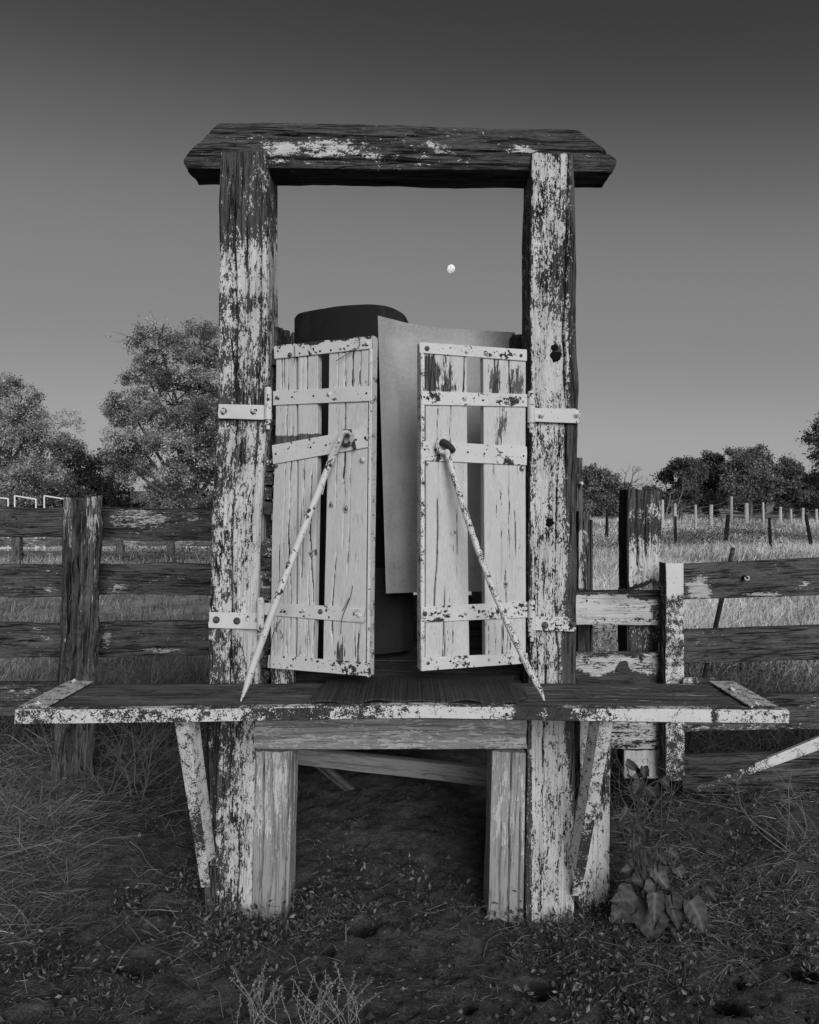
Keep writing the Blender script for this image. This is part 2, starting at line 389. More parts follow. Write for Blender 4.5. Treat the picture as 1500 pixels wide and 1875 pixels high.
# ---------------------------------------------------------------- ground
HOLES = [(295, 1672, .055, .09), (238, 1760, .07, .05), (600, 1738, .035, .04), (668, 1700, .05, .09), (1465, 1768, .05, .09), (1335, 1828, .05, .08), (1352, 1780, .025, .05),
         (985, 1800, .06, .06), (45, 1862, .06, .05), (860, 1832, .03, .04), (1280, 1705, .05, .04), (140, 1690, .05, .04)]
HOLES = [(*gp(a, b)[:2], r, d) for a, b, r, d in HOLES]
def ground_z(x, y):
    x = np.asarray(x, float); y = np.asarray(y, float); p = np.stack([x, y, x*0], 1)
    near = 1-sm(3, 9, np.hypot(x, y))
    z = .04*fbm(p*2.2+5, 4)*near + .018*fbm(p*11+1, 3)*near + .014*fbm(p*34, 3)*near
    z = z + .25*fbm(p*.07+2, 2)*sm(8, 30, np.abs(y))
    z = z + .16*np.exp(-(((x-1.7)/.55)**2+((y-.75)/.5)**2)) + .10*np.exp(-(((x+1.6)/.7)**2+((y-.6)/.5)**2))
    z = z + .10*np.exp(-((x/.6)**2))*sm(.2, 1.4, y)*(1-sm(2.5, 5, y))
    z = z - .02
    for hx, hy, r, d in HOLES:
        q = np.hypot((x-hx)*(1+.25*np.sin(hx*40)), (y-hy)*1.15)/r*(1+.18*vn(p*22))
        z = z - d*1.4*np.exp(-(q*1.3)**4) + d*.10*np.exp(-((q-1.5)/.5)**2)
    z = z + 2.2*sm(45, 140, y)
    return z
def axis(lo, hi, st, far, growth=1.13):
    a = list(np.arange(lo, hi, st)); s = st; v = a[-1]
    while v < far: s *= growth; v += s; a.append(v)
    s = st; v = a[0]; b = []
    while v > -far: s *= growth; v -= s; b.append(v)
    return np.array(b[::-1]+a)
xs = axis(-2.3, 2.3, .013, 400); ys = axis(-.75, 2.4, .013, 400); ys = ys[ys > -40]
XX, YY = np.meshgrid(xs, ys); gx, gy = XX.ravel(), YY.ravel()
gz = ground_z(gx, gy)
idg = np.arange(len(gx)).reshape(XX.shape)
qd = np.stack([idg[:-1, :-1], idg[:-1, 1:], idg[1:, 1:], idg[1:, :-1]], 2).reshape(-1, 4)
gb = MB(); gv = np.stack([gx, gy, gz], 1)
for hx, hy, r_, d_ in HOLES:
    q_ = np.hypot((gx-hx)*(1+.25*np.sin(hx*40)), (gy-hy)*1.15)/r_*(1+.18*vn(np.stack([gx, gy, gx*0], 1)*22)); gv[:, 1] += 1.0*d_*1.4*np.exp(-(q_*1.3)**4)
gb.add(gv, qd, gv.copy(), sm(2.6, 6.5, gy+.35*np.abs(gx)))
tag(gb.build('ground', M['ground']), kind='structure')

def scatter_mesh(mb, pos, direc, length, width, c, bend=.3, seg=2):
    """thin bent blades; pos (n,3) direc (n,3)"""
    n = len(pos); t = np.array([0, .5, 1.0]) if seg == 2 else np.array([0, 1.0])
    side = np.cross(direc, rng.normal(size=(n, 3))); side /= np.linalg.norm(side, axis=1)[:, None]+1e-9
    L = length[:, None]; b = rng.normal(size=(n, 3))*bend; b[:, 2] = -np.abs(b[:, 2])*.8
    if seg == 2:
        m_ = pos+direc*L*.55; e = pos+direc*L+b*L*.5
        v = np.stack([pos-side*width[:, None]*.5, pos+side*width[:, None]*.5, m_+side*width[:, None]*.4, m_-side*width[:, None]*.4, e], 1).reshape(-1, 3)
        i = np.arange(n)[:, None]*5
        f = (i+np.array([[0, 1, 2, 3]])).tolist()+(i+np.array([[3, 2, 4]])).tolist()
        mb.add(v, f, None, np.repeat(c, 5))
    else:
        e = pos+direc*L
        v = np.stack([pos-side*width[:, None]*.5, pos+side*width[:, None]*.5, e], 1).reshape(-1, 3)
        mb.add(v, (np.arange(n)[:, None]*3+np.array([[0, 1, 2]])), None, np.repeat(c, 3))
def leaves(mb, cen, size, c, asp=.55, up=.0):
    """diamond leaves, random orientation, slightly folded"""
    n = len(cen); a = rng.normal(size=(n, 3)); a[:, 2] += up; a /= np.linalg.norm(a, axis=1)[:, None]
    b = np.cross(a, rng.normal(size=(n, 3))); b /= np.linalg.norm(b, axis=1)[:, None]; s = size[:, None]
    k = np.cross(a, b)*.12
    v = np.stack([cen-a*s*.5, cen+b*s*asp*.5+k*s, cen+a*s*.5, cen-b*s*asp*.5+k*s], 1).reshape(-1, 3)
    mb.add(v, (np.arange(n)[:, None]*4+np.array([[0, 1, 2, 3]])), None, np.repeat(c, 4))

# ---------------------------------------------------------------- the chute front: frame, doors, shelf
N0 = np.array([0, 1.0, 0])
chute = empty('cattle_chute', (0, 0.1, 0), 'timber cattle chute front with peeling white posts, heavy crossbeam, two slatted doors and long shelf', 'chute')
def pl(pts, Y): return [P(a, b, Y) for a, b in pts]
# left post
def cov_lp(px, py, g):
    c = np.interp(py, [270, 330, 400, 430, 460, 520, 545, 570, 640, 700, 740, 790, 900, 1000, 1100, 1160, 1250, 1330, 1450, 1600, 1690],
                  [.24, .30, .27, .38, .56, .68, .46, .5, .56, .5, .35, .5, .56, .58, .62, .6, .45, .42, .5, .6, .45])
    x = (px-375)/105
    c = c+np.where(py > 850, (x-.45)*.42, (x-.5)*.12)
    return c
EL = [(401, 278), (400, 450), (399, 600), (397, 760), (391, 860), (386, 950), (383, 1100), (380, 1250), (377, 1400), (372, 1690), (370, 1760)]
ER = [(490, 278), (491, 450), (492, 600), (492, 760), (483, 860), (478, 950), (474, 1100), (474, 1250), (467, 1400), (462, 1690), (461, 1760)]
mb = MB(); slab(mb, pl(EL, 0), pl(ER, 0), N0, .21, res=.012, wres=.004, rad=.012, amp=.0045, grv=.0035, cov=cov_lp, splits=[(.36, .004, .02, 0, .3), (.62, .003, .012, 0, .2), (.85, .003, .012, .05, .6), (.45, .003, .012, .4, .8), (.7, .003, .012, .7, 1.1)])
post_l = mb.build('post', M['post'], chute); post_l['label'] = 'left post of the chute with paint worn off its top'
# right post
def cov_rp(px, py, g):
    c = np.interp(py, [270, 300, 420, 480, 600, 700, 800, 950, 1000, 1150, 1200, 1320, 1500, 1660], [.5, .6, .56, .55, .68, .72, .62, .62, .7, .6, .55, .72, .68, .66])
    ed = np.interp(py, [280, 600, 900, 1000, 1250, 1660], [1048, 1046, 1035, 1045, 1030, 1062])
    c = c-.55*sm(-12, 10, px-ed)-.18*blob(px, py, 1020, 530, 35, 90)-.3*blob(px, py, 1020, 645, 14, 22)-.35*blob(px, py, 1007, 955, 9, 9)
    return np.where(px < 974, .35, c)
EL = [(974, 280), (971, 450), (970, 620), (973, 760), (969, 900), (968, 1100), (968, 1250), (965, 1400), (962, 1660), (961, 1740)]
ER = [(1053, 280), (1055, 450), (1056, 600), (1060, 760), (1057, 900), (1057, 1100), (1056, 1250), (1055, 1400), (1052, 1660), (1052, 1740)]
mb = MB(); slab(mb, pl(EL, 0), pl(ER, 0), N0, .21, res=.012, wres=.004, rad=.012, amp=.0045, grv=.003, cov=cov_rp, splits=[(.75, .004, .02, 0, .4), (.3, .003, .012, .5, 1.1), (.6, .003, .010, .3, .7)])
post_r = mb.build('post', M['post'], chute); post_r['label'] = 'right post of the chute, mostly white with dark right edge'
# dark rough back timber showing along the right post
mb = MB(); EL = pl([(1035, 372), (1035, 620), (1035, 660), (1035, 1250)], .1); ER = pl([(1054, 372), (1056, 640), (1060, 700), (1050, 1250)], .1)
slab(mb, EL, ER, N0, .10, res=.015, rad=.01, amp=.006, grv=.003, cov=.08, endamp=.01)
mb.build('backing_timber', M['old'], chute)
# crossbeam
def cov_b(px, py, g):
    c = .15+.46*blob(px, py, 600, 272, 110, 22)+.42*blob(px, py, 505, 275, 40, 26)+.36*blob(px, py, 795, 274, 60, 17)+.35*blob(px, py, 700, 288, 40, 10)+.42*blob(px, py, 955, 272, 40, 12)
    c += .3*blob(px, py, 460, 248, 28, 8)+.3*blob(px, py, 975, 276, 90, 6)+.16*blob(px, py, 700, 295, 340, 14)+.14*blob(px, py, 700, 255, 330, 18)+.3*blob(px, py, 1085, 292, 40, 8)
    return np.where(py > 314, .08, c)
BL = pl([(368, 221), (560, 223), (750, 227), (960, 232), (1100, 236)], .02)
BR = pl([(368, 309), (560, 309), (750, 312), (960, 312), (1100, 315)], .02)
def bskew(x, y):
    # x: 0 top .. 1 bottom
    a0 = np.interp(x, [0, .04, .78, 1], [.075, .07, -.068, -.06])+y*.05
    a1 = np.interp(x, [0, .04, .70, 1], [-.09, -.085, .067, .05])-y*.05
    return a0, a1
mb = MB(); slab(mb, BL, BR, N0, .165, res=.014, rad=.014, amp=.006, grv=.0035, cov=cov_b, endamp=.006, skew=bskew, wres=.006, splits=[(.25, .003, .012, .0, .6), (.5, .003, .012, .3, 1.1), (.82, .004, .015, -1, .9), (.65, .003, .01, .5, .9)])
mb.build('crossbeam', M['beam'], chute)
# sill and inner legs under the shelf
mb = MB(); slab(mb, pl([(467, 1306), (965, 1306)], .0), pl([(467, 1373), (965, 1373)], .0), N0, .16, res=.015, rad=.006, amp=.002, grv=.0015,
                cov=lambda px, py, g: .48+0*px)
mb.build('sill_beam', M['pale'], chute)
mb = MB(); slab(mb, pl([(468, 1377), (460, 1750)], .012), pl([(535, 1377), (526, 1750)], .012), N0, .17, res=.012, rad=.004, amp=.002, wres=.004, grv=.0025, cov=lambda px, py, g: .52-.42*sm(1500, 1650, py), splits=[(.2, .003, .02, -1, 2), (.52, .003, .012, -1, .8), (.9, .004, .02, -1, 2)])
mb.build('inner_leg', M['pale'], chute)
mb = MB(); slab(mb, pl([(901, 1377), (893, 1740)], .012), pl([(963, 1377), (958, 1740)], .012), N0, .17, res=.012, rad=.004, amp=.002, wres=.004, grv=.0025, cov=lambda px, py, g: .48-.4*sm(1500, 1650, py), splits=[(.58, .003, .02, -1, 2), (.25, .003, .01, .2, .8), (.85, .003, .015, .3, 1.1)])
mb.build('inner_leg', M['pale'], chute)
# short painted stub post at the right bracket
mb = MB(); slab(mb, pl([(1062, 1300), (1060, 1720)], .07), pl([(1118, 1300), (1117, 1720)], .07), N0, .15, res=.014, rad=.006, amp=.003, grv=.002, cov=lambda px, py, g: .62+.12*np.sin(py/40)-.3*sm(1640, 1690, py))
mb.build('stub_post', M['post'], chute)
mb = MB(); slab(mb, pl([(372, 1590), (372, 1740)], -.02), pl([(394, 1590), (396, 1740)], -.02), N0, .08, res=.014, rad=.006, amp=.005, grv=.003, cov=.1)
mb.build('stub_post', M['old'], chute)

# --- shelf
def shz(px): return np.interp(px, [25, 400, 750, 1100, 1443], [0, .006, .016, .006, 0])
mb = MB()
zt = .905; yf = -.352; yb = -.008
def zrow(x, y): return zt+np.interp(x, [-1.33, -.6, 0, .6, 1.28], [0, .006, .016, .006, 0])*(1 if y < -.2 else .2)
xs_ = np.linspace(-1.30, 1.255, 14)
def cov_sh(px, py, g): return .2+.12*blob(px, py, 1180, 1270, 160, 25)
slab(mb, [(x, yf+.008, zrow(x, yf)-.004) for x in xs_], [(x, yb-.17, zrow(x, yf)*.5+zrow(x, 0)*.5-.004) for x in xs_], (0, 0, -1), .045, res=.015, rad=.003, amp=.002, grv=.001, cov=cov_sh)
slab(mb, [(x, yb-.163, zrow(x, yf)*.5+zrow(x, 0)*.5-.005) for x in xs_], [(x, yb, zrow(x, 0)-.004) for x in xs_], (0, 0, -1), .045, res=.015, rad=.003, amp=.002, grv=.001, cov=cov_sh)
shelf = mb.build('shelf', M['bench'], chute)
def cov_st(px, py, g):
    return .55+.1*np.sin(px/60)+.13*sm(1090, 1160, px)-.38*blob(px, py, 545, 1305, 70, 60)-.25*blob(px, py, 470, 1305, 40, 60)-.2*blob(px, py, 70, 1312, 60, 40)-.5*blob(px, py, 965, 1300, 30, 60)-.45*blob(px, py, 1025, 1302, 28, 60)-.7*blob(px, py, 1309, 1303, 5, 90)+.12*blob(px, py, 800, 1300, 130, 60)
mb = MB(); xs2 = np.linspace(-1.326, 1.273, 16)
slab(mb, [(x, yf-.006, zrow(x, yf)) for x in xs2], [(x, yf-.006, zrow(x, yf)-np.interp(x, [-1.33, 0, 1.28], [.047, .042, .044])) for x in xs2], N0, .006, res=.012, rad=.0015, amp=.0012, cov=cov_st, endamp=.003, wres=.01)
slab(mb, [(x, yf-.005, zrow(x, yf)+.001) for x in xs2], [(x, yf+.028, zrow(x, yf)+.001) for x in xs2], (0, 0, -1), .004, res=.012, rad=.001, amp=.001, cov=lambda px, py, g: .45+.15*np.sin(px/37)-.5*blob(px, py, 985, 1292, 50, 60), endamp=.002, wres=.008)
mb.build('edge_strip', M['strip'], shelf)
for x0, x1 in ((-1.318, -1.222), (1.150, 1.245)):
    mb = MB(); slab(mb, [(x0, yf+.005, zt+.010), (x0+.004, yb+.002, zt+.006)], [(x1, yf+.005, zt+.010), (x1+.004, yb+.002, zt+.006)], (0, 0, -1), .005, res=.012, rad=.001, amp=.0008, cov=.62, wres=.01)
    mb.build('end_plate', M['strip'], shelf)
for s, x0 in ((-1, -1.321), (1, 1.268)):   # folded ends of the angle iron
    mb = MB(); slab(mb, [(x0, yf, zt-.001), (x0, yf+.10, zt-.001)], [(x0, yf, zt-.05), (x0, yf+.07, zt-.045)], (s, 0, 0), .005, res=.012, rad=.001, amp=.001, cov=.4); mb.build('edge_flange', M['strip'], shelf)
def bolt(parent, p, nrm=(0, -1, 0), r=.009, h=.008, mat='steel', washer=True, c=.75, name='bolt'):
    nrm = np.asarray(nrm, float); nrm /= np.linalg.norm(nrm); p = np.asarray(p, float); mb = MB()
    if washer: tube(mb, [p-nrm*.004, p+nrm*.002, p+nrm*.0025], [r*1.55, r*1.55, r*1.45], 16, c*.9)
    tube(mb, [p-nrm*.004, p+nrm*(h*.8), p+nrm*h], [r, r, r*.8], 6, c)
    tube(mb, [p, p+nrm*(h*1.5), p+nrm*(h*1.7)], [r*.42, r*.42, r*.3], 8, c)
    return mb.build(name, M[mat], parent)
for a, b_ in ((136, 1247), (70, 1288), (1340, 1262), (1385, 1289)):
    p = onplane(a, b_, (0, 0, zt+.009), np.array([0, 0, 1.])); bolt(shelf, p, (0, 0, 1), .008, .005)
for a in (205, 928, 1117):
    bolt(shelf, P(a, 1308, yf-.006), (0, -1, 0), .006, .005, 'rust', False, .2)
# ribbed mat lying on the shelf
mb = MB()
def zm(x, y): return zrow(x, y)+.0115
ml = [onplane(552, 1284, (0, 0, zt+.02), np.array([0, 0, 1.])), onplane(602, 1243, (0, 0, zt+.016), np.array([0, 0, 1.]))]
nx, ny = 60, 30; vv = []; gg = []
for j in range(ny+1):
    t = j/ny; y = yf+.035+t*.36
    xl = -.345+.03*t+.006*math.sin(t*19); xr = .395+.02*math.sin(t*7)-.03*(t < .12)
    for i in range(nx+1):
        x = xl+(xr-xl)*i/nx; vv.append((x, y, zt+.011+.015*(1-t)*(1-abs(x))*.9+.003*math.sin(x*23+y*9)+(.004 if j == 0 else 0)*math.sin(x*40))); gg.append((y, x, 0))
ii = np.arange((nx+1)*(ny+1)).reshape(ny+1, nx+1)
top = np.stack([ii[:-1, :-1], ii[:-1, 1:], ii[1:, 1:], ii[1:, :-1]], 2).reshape(-1, 4)
vv = np.array(vv); gg = np.array(gg); lo = vv.copy(); lo[:, 2] -= .007; nV = len(vv)
edge = list(ii[0])+list(ii[1:, -1])+list(ii[-1][::-1][1:])+list(ii[::-1, 0][1:-1])
fs = top.tolist()+(top[:, ::-1]+nV).tolist()+[[edge[k], edge[k]+nV, edge[(k+1) % len(edge)]+nV, edge[(k+1) % len(edge)]] for k in range(len(edge))]
mb.add(np.vstack([vv, lo]), fs, np.vstack([gg, gg+[0, 0, .01]]))
tag(mb.build('rubber_mat', M['mat']), 'dark ribbed mat lying on the middle of the shelf below the doors', 'mat')
# --- brackets under the shelf (angle iron)
def angle(top, bot, wx, wy, name, cov, sgn):
    mb = MB(); a = np.array(top); b = np.array(bot)
    slab(mb, [a, b], [a+[wx*sgn, 0, 0], b+[wx*sgn*.8, 0, 0]], N0, .006, res=.012, rad=.001, amp=.001, cov=cov, wres=.01, endamp=.002)
    e = np.array([wx*sgn, 0, 0]); eb = np.array([wx*sgn*.8, 0, 0]); k = .16
    slab(mb, [a+e, b*(1-k)+a*k+eb], [a+e+[wy*.75*sgn, .05, 0], b*(1-k)+a*k+eb+[wy*.62*sgn, .05, 0]], (sgn*-.5, .86, 0), .006, res=.012, rad=.001, amp=.001, cov=.64, wres=.01, endamp=.002)
    mb.build(name, M['strip'], chute)
cvb = lambda y0, y1: (lambda px, py, g: .62-.35*blob(px, py, px, (y0+y1)/2, 1, (y1-y0)/2)-.0*px)
angle(P(319, 1320, -.32), P(368, 1625, -.03), .047, .03, 'shelf_bracket', cvb(1480, 1570), 1)
angle(P(1124, 1320, -.32), P(1064, 1640, -.03), .045, .03, 'shelf_bracket', cvb(1480, 1640), -1)

# --- doors
def make_door(side):
    lft = side < 0
    hp = P(497 if lft else 966, 900, -.012); fp = P(688 if lft else 768, 900, -.17 if lft else -.13)
    u = fp-hp; u[2] = 0; u /= np.linalg.norm(u); nr = np.cross(u, [0, 0, 1.0])
    if nr[1] < 0: nr = -nr                                  # nr points away from camera
    def Q(px, py, off=0): return onplane(px, py, hp+nr*off, nr)
    root = None
    if lft:
        boards = [([(506, 634), (504, 820), (498, 960), (495, 1216)], [(540, 632), (543, 820), (542, 960), (540, 1218)]),
                  ([(546, 630), (546, 820), (546, 960), (544, 1218)], [(582, 626), (581, 820), (579, 960), (574, 1220)]),
                  ([(603, 626), (600, 820), (597, 960), (591, 1221)], [(675, 618), (673, 820), (671, 960), (669, 1228)])]
        straps = [('strap', (502, 633), (682, 614), (682, 638), (503, 657)), ('strap', (500, 716), (679, 707), (679, 734), (500, 742)),
                  ('wide_strap', (498, 815), (673, 783), (674, 819), (500, 850)), ('strap', (484, 1104), (668, 1113), (667, 1141), (484, 1126)),
                  ('strap', (492, 1200), (676, 1214), (679, 1239), (490, 1223))]
        chan = ([(676, 615), (671, 1238)], [(682, 614), (675, 1240)])
        bl = [(531, 650), (625, 637), (672, 629), (507, 728), (603, 722), (558, 1118), (587, 1120), (658, 1127), (664, 842), (506, 853)]
        nails = [(509, 643), (512, 637), (549, 647), (567, 645), (586, 643), (606, 641), (665, 632), (535, 727), (574, 725), (671, 720), (505, 831), (569, 819), (597, 815), (652, 805), (669, 802), (520, 1203), (537, 1207), (560, 1208), (581, 1211), (612, 1214), (655, 1219)]
        def cb(px, py, g):
            c = .93+0*px
            c = np.where((py > 796) & (py < 818+(545-px)*.2) & (px < 591), .1, c)
            c = c-.55*blob(px, py, 622, 1195, 14, 30)-.5*blob(px, py, 578, 1012, 9, 9)-.2*blob(px, py, 660, 700, 40, 8)-.2*sm(600, 560, px)*blob(px, py, 543, 1190, 12, 40)
            return c
    else:
        boards = [([(779, 644), (780, 820), (780, 960), (779, 1222)], [(855, 650), (856, 820), (857, 960), (860, 1215)]),
                  ([(885, 652), (886, 820), (887, 960), (889, 1214)], [(963, 656), (963, 820), (963, 960), (963, 1209)])]
        straps = [('strap', (768, 626), (965, 640), (965, 661), (769, 646)), ('strap', (773, 716), (966, 722), (966, 745), (773, 741)),
                  ('wide_strap', (775, 807), (965, 818), (965, 852), (774, 843)), ('strap', (772, 1111), (966, 1102), (966, 1131), (772, 1140)),
                  ('strap', (772, 1204), (966, 1196), (966, 1215), (772, 1229))]
        chan = ([(778, 629), (778, 1230)], [(771, 627), (771, 1229)])
        bl = [(782, 638), (854, 644), (889, 647), (954, 651), (851, 730), (958, 734), (778, 1124), (852, 1122), (958, 1116), (784, 1214), (846, 1211), (896, 1207), (954, 1206), (783, 848), (957, 857)]
        nails = [(777, 727), (885, 733), (778, 823), (797, 824), (857, 828), (887, 831), (959, 835), (884, 1120), (815, 1120), (946, 1113), (825, 1211), (915, 1213)]
        def cb(px, py, g):
            c = .90+0*px
            c = c-.85*blob(px, py, 783, 680, 26, 36)-.25*blob(px, py, 820, 690, 60, 50)-.5*blob(px, py, 905, 690, 20, 60)-.45*blob(px, py, 945, 705, 25, 45)-.5*blob(px, py, 920, 790, 16, 70)-.35*blob(px, py, 935, 1190, 10, 30)-.25*blob(px, py, 893, 1160, 10, 60)
            c = c-.3*blob(px, py, 800, 712, 60, 9)-.2*blob(px, py, 951, 1000, 7, 20)-.15*blob(px, py, 835, 975, 16, 14)
            return c
    holder = MB()
    # frame of the door = angle channel on the free edge (carries the rest)
    slab(holder, [Q(*q, -.006) for q in chan[0]], [Q(*q, -.006) for q in chan[1]], nr, .05, res=.012, rad=.002, amp=.001, cov=.66 if not lft else .74, wres=.01)
    door = holder.build('door', M['strip'], chute)
    door['label'] = ('left' if lft else 'right')+' slatted white door standing a little ajar'
    for Lp, Rp in boards:
        mb = MB(); slab(mb, [Q(*q) for q in Lp], [Q(*q) for q in Rp], nr, .034, res=.012, rad=.002, amp=.0012, cov=cb, wres=.0028, endamp=.003, sc_=1.0,
             splits=[(rng.uniform(.08, .92), +.0013+.001*rng.random(), .009, a_-.1*(a_ < .15), a_+rng.uniform(.15, .5)) for a_ in rng.uniform(0, .8, 5)]+[(rng.uniform(.1, .9), .0017, .008, -.1, .16) for _ in range(3)]+[(rng.uniform(.1, .9), .0017, .008, .86, 1.1) for _ in range(3)])
        mb.build('board', M['door'], door)
    for k, (nm, tl, tr, br, bl_) in enumerate(straps):
        mb = MB()
        def cs(px, py, g, k=k):
            c = .80+0*px
            if lft: c = c-.6*blob(px, py, 575, 625, 22, 8)-.35*sm(6, 0, np.abs(py-(633-(px-502)*.105)-1))*(k == 0)-.22*(k == 4)*sm(500, 640, px)
            else: c = c-.40*blob(px, py, 795, 727, 22, 14)-.5*blob(px, py, 930, 735, 30, 14)-.3*blob(px, py, 915, 650, 40, 10)-.3*blob(px, py, 930, 845, 12, 10)-.45*blob(px, py, 800, 838, 12, 9)-.1*(k == 3)
            return c
        slab(mb, [Q(*tl, -.007), Q(*tr, -.007)], [Q(*bl_, -.007), Q(*br, -.007)], nr, .0065, res=.01, rad=.0012, amp=.0008, cov=cs, wres=.008, endamp=.001)
        for (a, b_) in nails:
            if tl[0]-3 < a < tr[0]+3:
                t = (a-tl[0])/(tr[0]-tl[0]); y0 = tl[1]+(tr[1]-tl[1])*t; y1 = bl_[1]+(br[1]-bl_[1])*t
                if y0 < b_ < y1: p = Q(a, b_, -.0072); tube(mb, [p, p-nr*.0012], [.0042, .0038], 10, 1, 1)
        mb.build(nm, [M['steel'], M['hole']], door)
    for i, (a, b_) in enumerate(bl): bolt(door, Q(a, b_, -.007), -nr, .0062, .006, 'steel' if i % 3 else 'rust', i % 2 == 0, .7)
    return door, Q, nr
doorL, QL, nL = make_door(-1)
doorR, QR, nR = make_door(1)
# knots in the boards
for dr, Q_, nr_, sp_ in ((doorL, QL, nL, [(633, 933, .016), (606, 925, .014), (570, 1014, .014)]), (doorR, QR, nR, [(926, 1070, .014), (833, 975, .008)])):
    for a, b_, r_ in sp_:
        mb = MB(); c = Q_(a, b_, .0005); uu = np.cross(nr_, [0, 0, 1.]); n_ = 18; vs = [c-nr_*.0025]; cs_ = [.35]
        for ring, rr_, cc_, dz in ((0, .35, .2, .0025), (1, .62, .8, .002), (2, .8, .28, .0015), (3, 1, .85, -.001)):
            for k in range(n_):
                a_ = 2*math.pi*k/n_; j = 1+.12*math.sin(3*a_+a)+.08*math.sin(5*a_)
                vs.append(c+(uu*math.cos(a_)*rr_*j*.72+np.array([0, 0, 1])*math.sin(a_)*rr_*j)*r_-nr_*dz); cs_.append(cc_)
        fs = [[0, 1+k, 1+(k+1) % n_] for k in range(n_)]
        for ring in range(3):
            o = 1+ring*n_; fs += [[o+k, o+n_+k, o+n_+(k+1) % n_, o+(k+1) % n_] for k in range(n_)]
        mb.add(vs, fs, np.array(vs)*np.array([8, 8, 1]), cs_); mb.build('knot', M['door'], dr)
# hinges: a strap on each post with its barrel and pin
for (x0, x1, y0, y1, bx, by0, by1, bolts, cvv) in ((400, 497, 740, 768, 491, 709, 742, [(409, 753), (465, 753)], .85), (383, 481, 1121, 1152, 477, 1094, 1126, [(396, 1135), (434, 1137)], .82),
                                                (968, 1062, 747, 774, 973, 716, 745, [(991, 760), (1056, 760)], .85), (967, 1055, 1129, 1156, 974, 1099, 1130, [(998, 1145), (1048, 1142)], .7)):
    mb = MB(); bol = bolts; r_ = 5 if bx < 750 else -5
    slab(mb, [P(x0, y0, -.018), P(x1, y0+(2 if bx < 750 else 1), -.018)], [P(x0, y1-2, -.018), P(x1, y1+1, -.018)], N0, .008, res=.01, rad=.0015, amp=.001, cov=lambda px, py, g, c=cvv, x=x1: c-.3*(x > 1000)*sm(x-12, x, px)-.25*(x > 1000)*sm(985, 970, px), wres=.008)
    tube(mb, [P(bx, by0, -.022), P(bx, by0+4, -.022), P(bx, by0+4.5, -.022), P(bx, by1, -.022), P(bx, y1, -.022), P(bx, y1+.5, -.022), P(bx, y1+9, -.022), P(bx, y1+18, -.022)], [.0115, .0125, .0145, .0145, .0145, .008, .008, .007], 14, .75)
    tube(mb, [P(bx, y1+3, -.022), P(bx, y1+10, -.022)], [.014, .013], 6, .5)
    h = mb.build('hinge', M['steel'], chute)
    for a, b_ in bol: bolt(h, P(a, b_, -.018), (0, -1, 0), .009, .010, 'steel' if b_ < 1000 else 'rust', True, .7)
# hooked drop rods hanging from the doors, points on the shelf
mb = MB()
q = [QL(642, 812, -.012), QL(644, 796, -.03), QL(636, 789, -.045), QL(626, 796, -.045), QL(620, 812, -.04), QL(608, 838, -.035)]
e = np.array(onplane(441, 1284, (0, 0, zrow(-.6, yf)+.004), np.array([0, 0, 1.])))
n_ = 7; mid = [q[-1]+(e-q[-1])*t+np.array([-.006*math.sin(t*3.1), -.012*math.sin(t*3.14), 0]) for t in np.linspace(.12, .88, n_)]
tube(mb, q+mid+[e+(q[-1]-e)*.05, e], [.009, .010, .011, .011, .0115, .013]+[.0128]*n_+[.009, .0025], 12, .72, sub=5, wob=.12)
tube(mb, [QL(622, 806, -.05), QL(612, 822, -.046), QL(603, 845, -.044), QL(597, 868, -.045), QL(590, 905, -.04)], [.006, .008, .0075, .006, .003], 8, .7, sub=4, wob=.2)
rodL = mb.build('drop_rod', M['steel'], doorL)
mb = MB(); t_ = np.linspace(0, 2*math.pi, 20); c0 = QL(634, 803, -.02); uu = np.cross(nL, [0, 0, 1.])
tube(mb, [c0+(np.array([0, 0, 1])*math.cos(a)*.024+uu*math.sin(a)*.018+nL*.0) for a in t_], .0065, 8, .3, cap=False); tube(mb, [QL(640, 815, 0), QL(646, 806, -.012), QL(650, 822, -.02)], [.008, .008, .006], 8, .3)
mb.build('eye_bolt', M['rust'], doorL)
mb = MB()
e = np.array(onplane(997, 1283, (0, 0, zrow(.6, yf)+.004), np.array([0, 0, 1.])))
c0 = QR(812, 815, -.03); uu = np.cross(nR, [0, 0, 1.]); uu = uu*np.sign(uu[0])
ring = [c0+uu*math.cos(a)*.0235+np.array([0, 0, 1])*math.sin(a)*.027 for a in np.linspace(R(60), R(300), 12)]
s0 = QR(821, 838, -.035)
mid = [s0+(e-s0)*t+np.array([-.022*math.sin(t*3.14), -.01*math.sin(t*3.14), -.012*math.sin(t*3.1)]) for t in np.linspace(.06, .9, 8)]
tube(mb, ring+[QR(819, 828, -.035)]+[s0]+mid+[e+(s0-e)*.04, e], [.006]*6+[.008]*6+[.011, .0115]+[.0118]*8+[.009, .0025], 12, np.repeat(0, 0) if 0 else .62, sub=4, wob=.1)
mb.build('drop_rod', M['strip'], doorR)
mb = MB(); tube(mb, [QR(808, 810, -.01), QR(817, 812, -.03), QR(826, 820, -.032), QR(830, 824, -.01)], [.011, .013, .012, .01], 10, .2, sub=3, wob=.3)
mb.build('eye_bolt', M['rust'], doorR)
